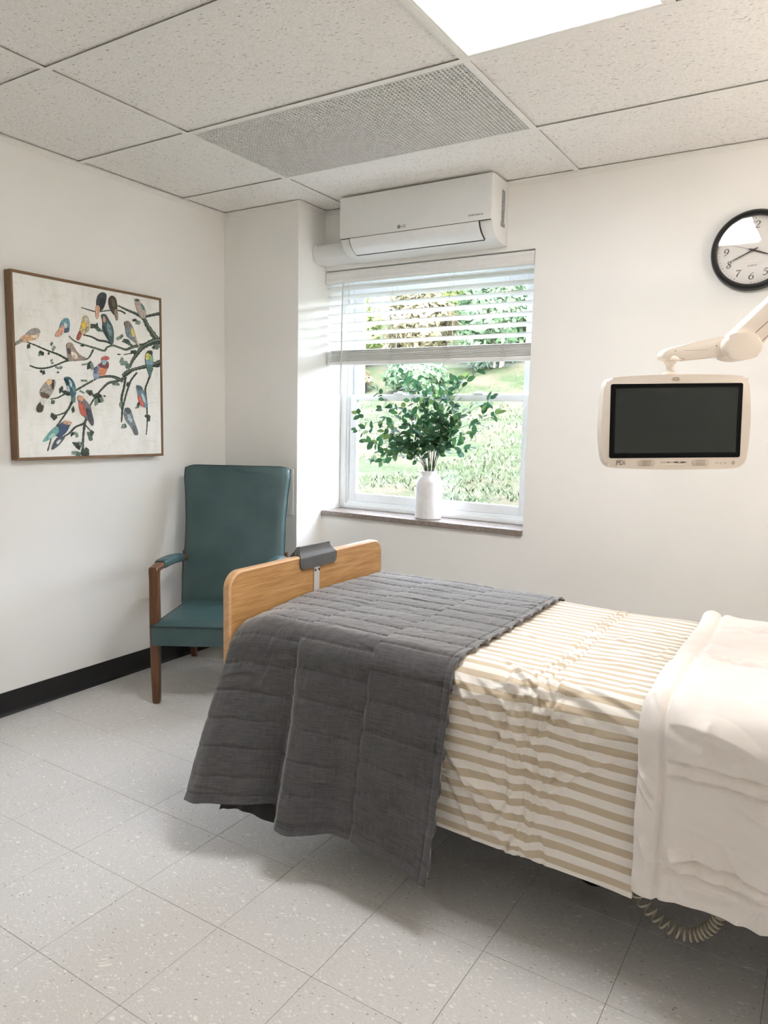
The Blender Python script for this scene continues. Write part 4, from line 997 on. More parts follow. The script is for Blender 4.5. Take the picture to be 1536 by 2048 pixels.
for sx in (-1, 1):
    xo = sx * .256
    # front post: square, tapering to the foot, rounded front corners
    bm = B(); rings = []
    for z, w, d, oy in ((0.002, .030, .032, .006), (.012, .034, .036, .004), (.15, .038, .042, 0), (.36, .042, .050, 0), (.58, .040, .048, 0), (.615, .042, .052, 0), (.632, .040, .050, 0), (.640, .032, .040, 0)):
        rings.append([bm.verts.new((xo + px, .020 + oy + py, z)) for px, py in rrect(w, d, .008, 4)])
    for a, b in zip(rings, rings[1:]):
        for i in range(len(a)):
            q = (i + 1) % len(a); bm.faces.new((a[i], a[q], b[q], b[i]))
    bm.faces.new(rings[0][::-1]); bm.faces.new(rings[-1])
    lg_ = mk('leg', bm, M_WALNUT, chair, smooth=40, local=True)
    bm = B(); b_cyl(bm, (xo, .026, 0), (xo, .026, .004), .012, n=14); mk('glide', bm, M_BLACK, lg_, local=True)
    # raked back leg
    bm = B(); rings = []
    for y, z, w, d in ((.705, .002, .030, .032), (.66, .12, .034, .040), (.60, .25, .036, .046), (.555, .36, .036, .050), (.545, .48, .034, .046), (.56, .62, .032, .036)):
        rings.append([bm.verts.new((xo + sx * .002 + px, y + py, z)) for px, py in rrect(w, d, .007, 3)])
    for a, b in zip(rings, rings[1:]):
        for i in range(len(a)):
            q = (i + 1) % len(a); bm.faces.new((a[i], a[q], b[q], b[i]))
    bm.faces.new(rings[0][::-1]); bm.faces.new(rings[-1])
    mk('leg', bm, M_WALNUT, chair, smooth=40, local=True)
    # arm rail with padded sleeve
    path = smooth_pts([(.005, .628), (.10, .634), (.25, .628), (.40, .612), (.52, .594)], 5)
    bm = B(); rings = []
    for y, z in path: rings.append([bm.verts.new((xo + px, y, z + pz - .004)) for px, pz in rrect(.044, .030, .010, 4)])
    for a, b in zip(rings, rings[1:]):
        for i in range(len(a)):
            q = (i + 1) % len(a); bm.faces.new((a[i], a[q], b[q], b[i]))
    bm.faces.new(rings[0][::-1]); bm.faces.new(rings[-1])
    am = mk('arm', bm, M_WALNUT, chair, smooth=45, local=True)
    bm = B(); rings = []
    pad = [p for p in path if .085 < p[0] < .43]
    for q, (y, z) in enumerate(pad):
        e = .86 if q in (0, len(pad) - 1) else 1.0
        rings.append([bm.verts.new((xo + px * e, y, z + pz * e - .001)) for px, pz in rrect(.058, .043, .016, 5)])
    for a, b in zip(rings, rings[1:]):
        for i in range(len(a)):
            q = (i + 1) % len(a); bm.faces.new((a[i], a[q], b[q], b[i]))
    bm.faces.new(rings[0][::-1]); bm.faces.new(rings[-1])
    mk('arm_pad', bm, M_TEAL, am, smooth=45, local=True)
    bm = B(); b_box(bm, xo - .014, xo + .014, .03, .56, .27, .315, .004, 2); mk('side_rail', bm, M_WALNUT, chair, smooth=40, local=True)
bm = B(); b_box(bm, -.245, .245, .545, .575, .28, .33, .004, 2); mk('back_stretcher', bm, M_WALNUT, chair, smooth=40, local=True)

# ------------------------------------------------------------------ hospital bed
BX0, BX1, BY0, BY1 = -1.566, 0.554, 1.709, 2.540     # mattress; bed, covers and cable scaled about the camera, baked into their numbers
bed = thing('hospital_bed', 'hospital bed with an oak footboard and grey handle', 'bed', (-.53, 2.12, 0))
M_STEEL = plain('bed_frame_dark', hexc(44, 44, 46), 0.5)
M_MATT = plain('mattress_cover', hexc(60, 66, 80), 0.6)
M_HANDLE = plain('grey_handle', hexc(92, 93, 93), 0.38, 0.03)
M_STRIP = plain('white_strip', hexc(206, 204, 200), 0.4)
M_SCREW = plain('screw_steel', hexc(120, 118, 112), 0.35, metal=0.6)
bm = B(); b_box(bm, BX0, BX1, BY0, BY1, .508, .660, .03, 4); mk('mattress', bm, M_MATT, bed, smooth=45)
bm = B(); b_box(bm, BX0, BX1, BY0 + .04, BY1 - .04, .441, .493, .006, 2); mk('deck', bm, M_STEEL, bed)
for yy in (BY0 + .06, BY1 - .06):
    bm = B(); b_box(bm, BX0 + .03, BX1 - .03, yy - .025, yy + .025, .345, .441, .006, 2); mk('side_rail', bm, M_STEEL, bed)
for xx in (-1.15, -.52, .15):
    bm = B(); b_box(bm, xx - .03, xx + .03, BY0 + .06, BY1 - .06, .29, .36, .006, 2); mk('cross_member', bm, M_STEEL, bed)
bm = B(); b_box(bm, -1.22, .2, BY0 + .26, BY1 - .26, .17, .24, .01, 2); mk('base_frame', bm, M_STEEL, bed)
for xx in (-1.22, -.505, .05):
    for yy in (1.99, BY1 - .1):
        bm = B(); b_box(bm, xx - .03, xx + .03, yy - .03, yy + .03, .125, .345, .005, 1); b_box(bm, xx - .03, xx + .03, min(yy, 2.12), max(yy, 2.12), .17, .22, .004, 1)
        lg_ = mk('leg', bm, M_STEEL, bed)
        bm = B(); b_lathe(bm, [(0, -.016), (.045, -.016), (.06, -.010), (.064, 0), (.06, .010), (.045, .016), (0, .016)], 28, (xx, yy, .064), Matrix.Rotation(PI / 2, 4, 'X'))
        mk('caster_wheel', bm, M_BLACK, lg_, smooth=40)
        bm = B(); b_box(bm, xx - .02, xx + .035, yy - .026, yy - .019, .06, .13, .003, 1); b_box(bm, xx - .02, xx + .035, yy + .019, yy + .026, .06, .13, .003, 1); b_box(bm, xx - .02, xx + .035, yy - .026, yy + .026, .122, .13, .003, 1); mk('caster_fork', bm, M_STEEL, lg_)
# footboard panel: rounded top corners
FX = -1.614; FT = .025; fy0, fy1, fzt = 1.650, 2.544, .8285
def board_poly(y0, y1, zb, zt_, r, n=8):
    pts = [(y0, zb), (y1, zb)]
    pts += [(y1 - r + r * math.cos(a), zt_ - r + r * math.sin(a)) for a in [q * PI / 2 / n for q in range(n + 1)]]
    pts += [(y0 + r - r * math.sin(a), zt_ - r + r * math.cos(a)) for a in [q * PI / 2 / n for q in range(n + 1)]]
    return pts
bm = B(); b_prism(bm, board_poly(fy0 + .004, fy1 - .004, .345, fzt - .004, .053), FX, FX + FT, lambda u, v, d: (d, u, v), .001, 1)
fb = mk('footboard', bm, M_OAK, bed, smooth=30)
ring_o = board_poly(fy0, fy1, .345, fzt, .057)[1:]; ring_i = board_poly(fy0 + .006, fy1 - .006, .345, fzt - .006, .051)[1:]
ring_o.append((fy0, .345)); ring_i.append((fy0 + .006, .345))
bm = B(); pr_ = []
for (a, b) in zip(ring_o, ring_i): pr_.append([bm.verts.new((FX - .002, *a)), bm.verts.new((FX + FT - .0035, *a)), bm.verts.new((FX + FT + .0012, *b)), bm.verts.new((FX - .002, *b))])
for a, b in zip(pr_, pr_[1:]):
    for q in range(4): r = (q + 1) % 4; bm.faces.new((a[q], a[r], b[r], b[q]))
bm.faces.new(pr_[0]); bm.faces.new(pr_[-1][::-1])
mk('edge_band', bm, M_OAKEDGE, fb, smooth=50)
bm = B(); b_box(bm, FX + FT + .0005, FX + FT + .0045, 2.080, 2.112, .50, .782, .001, 1); st_ = mk('bracket_strip', bm, M_STRIP, fb)
for yy in (2.085, 2.107):
    bm = B(); b_cyl(bm, (FX + FT + .0045, yy, .770), (FX + FT + .0065, yy, .770), .0042, n=12); mk('screw', bm, M_STEEL, st_)
# moulded grey hand grip: front skirt, concave sweep up to a ridge, the same behind (heights from the board's top edge, scaled about the camera with the bed)
sec = smooth_pts([(FT + .006, -.047), (FT + .006, -.030), (FT + .006, -.0135), (FT + .0055, -.006), (FT + .001, .000), (FT - .006, .008), (FT - .0105, .019), (FT - .0125, .032)], 4)
inn = smooth_pts([(FT - .0145, .032), (-.004, .030), (-.012, .015), (-.018, .002), (-.020, -.025), (-.020, -.047), (-.016, -.047), (-.0005, -.047), (-.0005, .0006), (FT + .0008, .0006), (FT + .0008, -.047)], 3)
secp = sec + inn
bm = B(); NS = 15; rings = []
for q in range(NS):
    t = q / (NS - 1)
    ring = []
    for (u, z) in secp:
        zz = (z + .047) / .079           # ogee ends: wide skirt with rounded lower corners, shorter ridge
        half = float(np.interp(zz, [0, .05, .12, .28, .5, .62, .8, 1.0], [.092, .100, .106, .1095, .1095, .103, .091, .087]))
        ring.append(bm.verts.new((FX + u, 2.107 + (2 * t - 1) * half, fzt + z)))
    rings.append(ring)
for a, b in zip(rings, rings[1:]):
    for i in range(len(a)):
        j = (i + 1) % len(a); bm.faces.new((a[i], a[j], b[j], b[i]))
bm.faces.new(rings[0]); bm.faces.new(rings[-1][::-1])
bmesh.ops.triangulate(bm, faces=[f for f in bm.faces if len(f.verts) > 4])
hd = mk('hand_grip', bm, M_HANDLE, fb, smooth=50)
for yy in (2.018, 2.196):
    bm = B(); b_cyl(bm, (FX + FT + .0058, yy, fzt - .028), (FX + FT + .0085, yy, fzt - .028), .0040, n=12); mk('screw', bm, M_SCREW, hd)
bm = B(); b_prism(bm, board_poly(fy0, fy1, .345, 1.0, .06), .575, .60, lambda u, v, d: (d, u, v), .002, 1); mk('headboard', bm, M_OAK, bed, smooth=30)

# ------------------------------------------------------------------ bed clothes
def cloth(name, label, cat, nx, ns, fn, mat, thick):
    """fn(U, S) -> (X, Y, Z, uvx, uvs) arrays over a (ns+1, nx+1) grid; solid sheet with a back face"""
    U, S = np.meshgrid(np.linspace(0, 1, nx + 1), np.linspace(0, 1, ns + 1))
    X, Y, Z, UX, US = fn(U, S)
    P = np.stack([X, Y, Z], -1)
    du = np.gradient(P, axis=1); ds = np.gradient(P, axis=0)
    N = np.cross(du, ds); N /= np.linalg.norm(N, axis=-1, keepdims=True) + 1e-12
    if N[ns // 3, nx // 2, 2] < 0: N = -N
    Q = P - N * thick
    n1 = (nx + 1) * (ns + 1)
    verts = np.concatenate([P.reshape(-1, 3), Q.reshape(-1, 3)])
    idx = np.arange(n1).reshape(ns + 1, nx + 1)
    a, b, c, d = idx[:-1, :-1], idx[:-1, 1:], idx[1:, 1:], idx[1:, :-1]
    f1 = np.stack([a, b, c, d], -1).reshape(-1, 4)
    f2 = np.stack([d, c, b, a], -1).reshape(-1, 4) + n1
    def strip(e): return np.stack([e[:-1], e[1:], e[1:] + n1, e[:-1] + n1], -1)
    st = [strip(idx[0][::-1]), strip(idx[-1]), strip(idx[:, 0]), strip(idx[::-1, -1])]
    F = np.concatenate([f1, f2] + st)
    me = bpy.data.meshes.new(name)
    me.from_pydata(verts.tolist(), [], F.tolist())
    uv = me.uv_layers.new(name='cloth_uv')
    UV = np.stack([UX.ravel(), US.ravel()], -1); UV = np.concatenate([UV, UV])
    li = np.empty(len(me.loops), int); me.loops.foreach_get('vertex_index', li)
    uv.data.foreach_set('uv', UV[li].ravel().astype(np.float32))
    bmm = B(); bmm.from_mesh(me); bmesh.ops.recalc_face_normals(bmm, faces=bmm.faces); bmm.to_mesh(me); bmm.free()
    me.shade_smooth(); me.set_sharp_from_angle(angle=math.radians(75))
    me.materials.append(mat)
    o = bpy.data.objects.new(name, me); COL.objects.link(o)
    return tag(o, label, cat)

def section(s, yn, yf, zt, r, rf):
    """arc length s (0 at the near top edge, negative towards the far side, positive down the near side) -> y, z, ny, nz"""
    q = r * PI / 2
    y = np.where(s < 0, yn + r - s, yn); z = np.full_like(s, zt); ny = np.zeros_like(s); nz = np.ones_like(s)
    a = np.clip(s / r, 0, PI / 2); on = (s >= 0)
    y = np.where(on, yn + r - r * np.sin(a), y); z = np.where(on, zt - r + r * np.cos(a), z)
    ny = np.where(on, -np.sin(a), ny); nz = np.where(on, np.cos(a), nz)
    dn = np.maximum(s - q, 0); z = z - dn
    sf = -(yf - rf - (yn + r)); fa = np.clip((sf - s) / rf, 0, PI / 2); off = s < sf
    y = np.where(off, yf - rf + rf * np.sin(fa), y); z = np.where(off, zt - rf + rf * np.cos(fa), z)
    ny = np.where(off, np.sin(fa), ny); nz = np.where(off, np.cos(fa), nz)
    z = z - np.maximum(sf - s - rf * PI / 2, 0)
    return y, z, ny, nz
def gauss(x, c, w): return np.exp(-((x - c) / w) ** 2)
def folds(x, s, segs):
    """sharp creases: (x, s, angle, half length, width, height) each a tapering ridge with a slightly bent spine"""
    d = np.zeros_like(x)
    for (cx, cs_, an, hl, w, h) in segs:
        ca, sa = math.cos(an), math.sin(an)
        u = (x - cx) * ca + (s - cs_) * sa; v = -(x - cx) * sa + (s - cs_) * ca
        v = v - .12 * hl * (u / hl) ** 2
        tp = np.clip(1 - (u / hl) ** 2, 0, 1); ww = w * (.35 + .65 * tp)
        q = v / ww
        d += h * tp * np.where(q > 0, np.maximum(0, 1 - q), np.maximum(0, 1 + q * .35) * 1.0) - h * .45 * tp * np.exp(-((q - 1.6) / .9) ** 2)
    return d

# striped comforter
rs = random.Random(21)
seg_s = []
for q in range(44):                       # creases fanning out from the gathered channel
    sg = rs.choice((-1, 1)); ln = rs.uniform(.03, .10); an = rs.choice((rs.uniform(-.9, .9), rs.uniform(1.0, 2.1)))
    cx = -.590 + rs.uniform(-.075, .075); seg_s.append((cx, rs.uniform(.03, .48), an, ln, rs.uniform(.005, .011), rs.uniform(.004, .010)))
for q in range(26): seg_s.append((rs.uniform(-.86, -.36), rs.uniform(.02, .46), rs.choice((rs.uniform(-.55, .55), rs.uniform(.5, 1.1))), rs.uniform(.05, .15), rs.uniform(.006, .013), rs.uniform(.004, .009)))
seg_s += [(-.79, .10, .95, .13, .012, .008), (-.72, .13, .75, .11, .010, .007), (-.43, .21, -.62, .07, .008, .008), (-.50, .27, -.75, .08, .008, .006), (-.80, .30, .85, .09, .010, .006), (-.44, .07, .35, .12, .014, .008)]
for q in range(22): seg_s.append((rs.uniform(-.86, -.36), rs.uniform(-.80, -.02), rs.uniform(-.5, .5) + rs.choice((0, 0, 1.5)), rs.uniform(.03, .10), rs.uniform(.006, .012), rs.uniform(.0015, .003)))
def striped(U, S):
    x = -.874 + U * .5445; s = -1.290 + S * (1.290 + .497)
    y, z, ny, nz = section(s, 1.669, 2.564, .6815, .0716, .057)
    side = np.clip((s - .03) / .08, 0, 1)
    d = .005 * pn(x * 3.2, s * 3.1, 1) + .003 * pn(x * 7.3, s * 7.3, 2)
    c = -.587 + .012 * pn(s * 3.1, s * 0, 4) - .018 * np.clip(s, 0, 1)
    for off in (-.015, .015):
        d -= (.0055 - .0025 * side) * gauss(x, c + off, .0034) * (1 + .6 * pn(s * 60, x * 0, 3))
    g = gauss(x, c, .030); g2 = gauss(x, c, .065)
    d += g * .0055 * pn((x - c) * 12 + pn(s * 11, x * 6, 8) * 1.5, s * 46, 6) * (1 - .35 * side) + g2 * side * .005 * pn(x * 26, s * 17 + 3 * (x - c), 7)
    wav = np.zeros_like(x)
    for cs_ in (-.59, -.344, .167, .392):
        cc = cs_ + .006 * pn(x * 4.2, x * 0, 14); on = np.clip(pn(x * 2.3, s * .5, 16) * 2 + .55, 0, 1) * (x > c)
        d -= on * (.0038 * gauss(s, cc, .0030) + .0030 * gauss(s, cc + .021, .0030))
        d += gauss(s, cc + .010, .020) * .0042 * pn(x * 55, s * 9, 15) * on
    d += folds(x, s, seg_s)
    d += side * .008 * pn(x * 2.1, s * 1.3, 25)
    wav = .006 * g2 * pn(x * 20, s * 8, 33) * side + .0035 * pn(x * 5, s * 5, 34)
    y2 = y + ny * d; z2 = z + nz * d
    z2 = z2 - np.clip((s - .28) / .2, 0, 1) * (.010 * pn(x * 2.5, x * 0, 31) + (x + .82) * .03)
    return x, y2, z2, x, s + wav
k = Mat('striped_cotton', hexc(238, 232, 222), 0.72, spec=0.3, sheen=0.1)
uvn = k.n.new('ShaderNodeUVMap'); uvn.uv_map = 'cloth_uv'; q = k.sep(uvn.outputs[0])
ph = k.math('FRACT', k.math('DIVIDE', k.math('ADD', q[1], 2.0), 0.0385))
band = k.math('MULTIPLY', k.math('GREATER_THAN', ph, 0.05), k.math('LESS_THAN', ph, 0.52))
wv_ = k.noise(k.map(uvn.outputs[0], (900, 900, 1)), 1.0, 2)
c = k.mix(band, hexc(245, 240, 233), hexc(206, 191, 168)); c = k.mix(k.math('MULTIPLY', wv_, 0.10), c, hexc(176, 158, 132))
k.col(c)
cloth('striped_comforter', 'beige and white striped comforter over the middle of the bed', 'comforter', 300, 600, striped, k.m, .008)

# charcoal quilt over the foot of the bed
QX = [-1.574, -1.53, -1.46, -1.395, -1.352, -1.333, -1.318, -1.30, -1.25, -1.19, -1.13, -1.06, -.99, -.92, -.86, -.810]
QF = [.180, .194, .165, .125, .088, .062, .092, .135, .142, .118, .088, .094, .102, .100, .104, .118]
QZ = [.022, .016, .014, .018, .022, .020, .0, -.018, -.020, -.010, .004, .006, .002, -.004, -.012, -.024]
seg_q = [(rs.uniform(-1.55, -.83), rs.uniform(-.85, .56), rs.choice((rs.uniform(-.3, .3), rs.uniform(1.2, 1.9))), rs.uniform(.03, .09), rs.uniform(.005, .010), rs.uniform(.0006, .0018)) for q in range(60)]
def soft(x, xs, vs):
    g = np.linspace(xs[0], xs[-1], 400); f = np.interp(g, xs, vs); f = np.convolve(np.pad(f, 8, 'edge'), np.ones(17) / 17, 'valid'); return np.interp(x, g, f)
def quilt(U, S):
    x0 = -1.574 + U * .764; s = -1.320 + S * (1.320 + .583)
    y, z, ny, nz = section(s, 1.660, 2.577, .6967, .0716, .067)
    t = np.clip((s - .03) / .553, 0, 1); side = np.clip((s - .03) / .1, 0, 1)
    fold = soft(x0, QX, QF)
    colw = .2545; ci = np.floor((x0 + 1.574) / colw); cp = ((x0 + 1.574) / colw) % 1
    jit = np.sin(ci * 2.4) * .028
    sp_ = .0845; ss = (s + jit + .003 * pn(x0 * 9, s * 3, 41)) / sp_; dist = np.abs(ss - np.round(ss)) * sp_
    puff = .0014 * (1 - np.exp(-(dist / .018) ** 2))
    vd = np.minimum(cp, 1 - cp) * colw; vs_ = (.15 + .85 * side)
    brk = .45 + .55 * np.clip(pn(x0 * 4, np.round(ss) * 1.7, 49) * 2.4 + .7, 0, 1)
    d = puff - brk * .0026 * np.exp(-(dist / .0045) ** 2) - vs_ * .0022 * np.exp(-(vd / .0055) ** 2) + .0012 * (1 - np.exp(-(vd / .02) ** 2))
    d += .0013 * pn(x0 * 90, s * 20, 42) * np.exp(-(dist / .012) ** 2) + .0008 * pn(x0 * 36, s * 44, 43) + .0030 * pn(x0 * 6, s * 5, 44)
    d += folds(x0, s, seg_q)
    he = np.maximum(gauss(x0, -.810, .011), gauss(s, .583, .011)); d += .004 * he
    d -= .0026 * gauss(x0, -.833, .0028) + .0026 * gauss(s, .559, .0028)
    corner = np.clip((-1.461 - x0) / .115, 0, 1) ** 1.5
    near = np.clip((s + .29) / .29, 0, 1) * (s < .19) + (s >= .19)
    z = z - corner * near * .028
    g = t ** 1.25
    yy = y + ny * d - fold * g; zz = z + nz * d
    x = x0 - .048 * np.clip((-1.337 - x0) / .24, 0, 1) * np.sin(t * PI * .62) ** 1.2
    x = x + .008 * g * pn(x0 * 9.4, s * 2, 48) + .004 * np.clip((x0 + 1.05) / .24, 0, 1) * g
    zz = zz + soft(x0, QX, QZ) * t ** 2
    return x, yy, zz, x0, s
k = Mat('charcoal_linen', hexc(74, 72, 74), 0.85, spec=0.2, sheen=0.8)
k.p.inputs['Sheen Roughness'].default_value = 0.45
uvn = k.n.new('ShaderNodeUVMap'); uvn.uv_map = 'cloth_uv'
wx = k.noise(k.map(uvn.outputs[0], (20, 270, 1)), 1.0, 3, 0.65); wy = k.noise(k.map(uvn.outputs[0], (270, 20, 1)), 1.0, 3, 0.65)
n0 = k.noise(uvn.outputs[0], 5, 3)
c = k.ramp(n0, [(0.3, hexc(68, 66, 68)), (0.7, hexc(80, 79, 81))])
c = k.mix(k.math('MULTIPLY', k.ramp(wx, [(0.45, K4), (0.72, W4)]), 0.45), c, hexc(108, 106, 107)); c = k.mix(k.math('MULTIPLY', k.ramp(wy, [(0.46, K4), (0.72, W4)]), 0.45), c, hexc(104, 102, 104))
c = k.mix(k.math('MULTIPLY', k.ramp(wx, [(0.28, W4), (0.45, K4)]), 0.5), c, hexc(50, 49, 51))
k.col(c); k.bump(k.math('ADD', wx, wy), 0.3, 0.0012)
M_QUILT = k.m
qo = cloth('charcoal_quilt', 'charcoal grey stitched quilt draped over the foot of the bed', 'quilt', 320, 600, quilt, M_QUILT, .008)
# the corner folds back on itself behind the hem
bm = B(); pth = smooth_pts([(-1.552, 1.562), (-1.500, 1.576), (-1.433, 1.580), (-1.337, 1.590), (-1.300, 1.612)], 8)
rows = []
for q in range(18):
    v = q / 17; z = .098 + v * .22
    rows.append([bm.verts.new((x + .02 * v, y + .07 * v + .003 * math.sin(i * .9 + v * 4), z + .014 * math.sin(i * .12))) for i, (x, y) in enumerate(pth)])
for a, b in zip(rows, rows[1:]):
    for i in range(len(a) - 1): bm.faces.new((a[i], a[i + 1], b[i + 1], b[i]))
bmesh.ops.solidify(bm, geom=list(bm.faces), thickness=.009)
mk('folded_corner', bm, M_QUILT, qo, smooth=60)

# thick white comforter towards the head
seg_w = []
for q in range(46): seg_w.append((rs.uniform(-.26, .45), rs.uniform(.0, .48), rs.choice((rs.uniform(-.5, .5), rs.uniform(.6, 1.6), rs.uniform(-1.6, -.6))), rs.uniform(.04, .13), rs.uniform(.008, .018), rs.uniform(.007, .016)))
for q in range(30): seg_w.append((rs.uniform(-.28, .45), rs.uniform(-.85, .0), rs.uniform(-.6, .6), rs.uniform(.04, .12), rs.uniform(.010, .020), rs.uniform(.004, .010)))
for q in range(9): seg_w.append((-.318 + rs.uniform(-.01, .012), rs.uniform(.02, .48), rs.choice((1, -1)) * rs.uniform(.8, 1.3), rs.uniform(.02, .05), .006, rs.uniform(.003, .006)))
def whitec(U, S):
    x = -.336 + U * .879; s = -1.310 + S * (1.310 + .511)
    y, z, ny, nz = section(s, 1.628, 2.5785, .7140, .081, .0764)
    side = np.clip((s - .04) / .1, 0, 1)
    e = np.clip((x + .336) / .022, 0, 1); roll = np.sqrt(np.maximum(0, 1 - (1 - e) ** 2))
    m = np.clip((x + .277) / .02, 0, 1)
    d = -.018 * (1 - roll) + .004 * gauss(x, -.306, .018) - .009 * gauss(x, -.279, .0055) + .006 * m
    d += .006 * pn(x * 3.1, s * 3.1, 61) + .005 * pn(x * 7, s * 5.2, 62) + .0040 * pn(x * 18, s * 15, 60)
    d += folds(x, s, seg_w) * (.35 + .65 * side)
    for cs_ in (-.67, -.344, .177, .406):
        c = cs_ + .006 * pn(x * 3.2, x * 0, 65)
        d -= m * (.0085 * gauss(s, c, .0042) + .0085 * gauss(s, c + .032, .0042)); d += m * .0035 * gauss(s, c + .016, .010)
        d += m * gauss(s, c + .016, .024) * .0085 * pn(x * 44, s * 8, 66)
        d += m * gauss(s, c - .022, .030) * .010 * pn(x * 26, s * 6, 67) + m * gauss(s, c + .055, .032) * .010 * pn(x * 22, s * 6, 68)
    d += .010 * gauss(s, .478, .03) * (.7 + .6 * pn(x * 13, s, 70))
    d += side * .009 * pn(x * 6, s * 1.7, 71)
    d += .012 * gauss(x, -.315, .05) * gauss(s, -.84, .12)
    yy = y + ny * d; zz = z + nz * d
    zz = zz + np.clip((s - .28) / .22, 0, 1) * (.016 * np.clip((x + .287) / .05, 0, 1) - .009 * (x + .05) + .006 * pn(x * 7.3, x * 0, 72))
    return x + .006 * pn(s * 5, s * 0, 73) + .010 * np.clip(s / .48, 0, 1), yy, zz, x, s
k = Mat('white_sateen', hexc(240, 234, 228), 0.5, spec=0.4, sheen=0.1)
uvn = k.n.new('ShaderNodeUVMap'); uvn.uv_map = 'cloth_uv'; wv_ = k.noise(k.map(uvn.outputs[0], (700, 700, 1)), 1.0, 2)
k.col(k.ramp(wv_, [(0.3, hexc(236, 228, 222)), (0.7, hexc(244, 238, 233))]))
cloth('white_comforter', 'puffy off-white comforter folded back towards the bed head', 'comforter', 320, 570, whitec, k.m, .014)

# coiled cable sagging below the bed
M_COIL = plain('coil_cable', hexc(186, 178, 160), 0.45)
CY = 1.762
base_ = smooth_pts([(-.368, .225), (-.336, .171), (-.3056, .138), (-.256, .111), (-.215, .1085), (-.1815, .1295), (-.153, .178), (-.143, .259)], 30)
pts = []; ph_ = 0
for i, (x, z) in enumerate(base_):
    t = i / (len(base_) - 1)
    nxt = base_[min(i + 1, len(base_) - 1)]; prv = base_[max(i - 1, 0)]
    dx, dz = nxt[0] - prv[0], nxt[1] - prv[1]; l = math.hypot(dx, dz) or 1
    step = math.hypot(dx, dz) / 2; pitch = .0245 - .0125 * min(1, max(0, (t - .15) / .5))
    for sub in range(3):
        ph_ += 2 * PI * step / 3 / pitch; f = sub / 3
        cxp = x + (nxt[0] - x) * f; czp = z + (nxt[1] - z) * f
        pts.append((cxp - dz / l * .013 * math.cos(ph_), CY + .013 * math.sin(ph_), czp + dx / l * .013 * math.cos(ph_)))
cc = thing('coiled_cable', 'beige coiled cable hanging under the edge of the bed', 'cable', (-.26, CY, .10))
bm = B(); b_tube(bm, pts, .0029, 7); mk('coil', bm, M_COIL, cc, smooth=60)
bm = B(); b_tube(bm, [pts[0], (-.38, CY + .005, .29), (-.385, CY + .008, .343)], .0031, 8); b_tube(bm, [pts[-1], (-.135, CY + .005, .30), (-.135, CY + .008, .343)], .0031, 8); mk('lead', bm, M_COIL, cc, smooth=60)

# ------------------------------------------------------------------ vase and branches on the sill
VX, VY = -1.832, 3.392
vase = thing('vase', 'white bottle-shaped ceramic vase on the window sill', 'vase', (VX, VY, SZ))
k = Mat('white_ceramic', hexc(236, 235, 236), 0.42); nn = k.noise(k.pos('object'), 40, 3); k.col(k.ramp(nn, [(0.3, hexc(231, 230, 231)), (0.7, hexc(240, 239, 240))])); k.bump(nn, 0.04, 0.002)
bm = B(); b_lathe(bm, [(0, .0005), (.066, .0005), (.0695, .004), (.0705, .010), (.0705, .178), (.069, .194), (.063, .209), (.052, .221), (.044, .228), (.0415, .234), (.042, .246), (.0445, .250), (.044, .253), (.041, .253), (.038, .246), (.038, .232), (.05, .215), (.064, .19), (.066, .02), (0, .012)], 56, (VX, VY, SZ))
mk('body', bm, k.m, vase, smooth=40)
pl = thing('leafy_branches', 'green leafy artificial branches arranged in the white vase', 'plant', (VX, VY, SZ + .06))
k = Mat('leaf_green', hexc(58, 92, 52), 0.45)
oi = k.n.new('ShaderNodeObjectInfo')
c = k.ramp(oi.outputs['Random'], [(0.0, hexc(52, 92, 66)), (0.35, hexc(74, 116, 72)), (0.7, hexc(106, 142, 80)), (1.0, hexc(146, 170, 100))])
nn = k.noise(k.pos('object'), 60, 3); c = k.mix(k.math('MULTIPLY', nn, 0.35), c, hexc(40, 70, 40)); k.col(c)
tl = k.n.new('ShaderNodeBsdfTranslucent'); k.l.new(c, tl.inputs[0]); mx = k.n.new('ShaderNodeMixShader'); mx.inputs[0].default_value = 0.5
k.l.new(k.p.outputs[0], mx.inputs[1]); k.l.new(tl.outputs[0], mx.inputs[2]); k.l.new(mx.outputs[0], k.out.inputs[0])
M_LEAF = k.m
M_STEM = plain('stem_brown', hexc(50, 42, 32), 0.6)
def leaf_mesh(L, Wd):
    bm = B(); n = 6; rows = []
    for i in range(n + 1):
        t = i / n; w = Wd * math.sin(PI * min(1, t * .94 + .03)) ** .8 * (1.1 - .25 * t) if 0 < i < n else .0004
        z = -.12 * L * t * t; x = L * t
        rows.append([bm.verts.new((x, -w, z + .16 * w)), bm.verts.new((x, 0, z)), bm.verts.new((x, w, z + .16 * w))])
    for a, b in zip(rows, rows[1:]):
        for q in range(2): bm.faces.new((a[q], a[q + 1], b[q + 1], b[q]))
    me = bpy.data.meshes.new('leaf'); bmesh.ops.recalc_face_normals(bm, faces=bm.faces); bm.to_mesh(me); bm.free(); me.shade_smooth(); me.set_sharp_from_angle(angle=1.0); me.materials.append(M_LEAF); return me
LM = [leaf_mesh(.056, .0165), leaf_mesh(.050, .0155), leaf_mesh(.042, .0135)]
rl = random.Random(11)
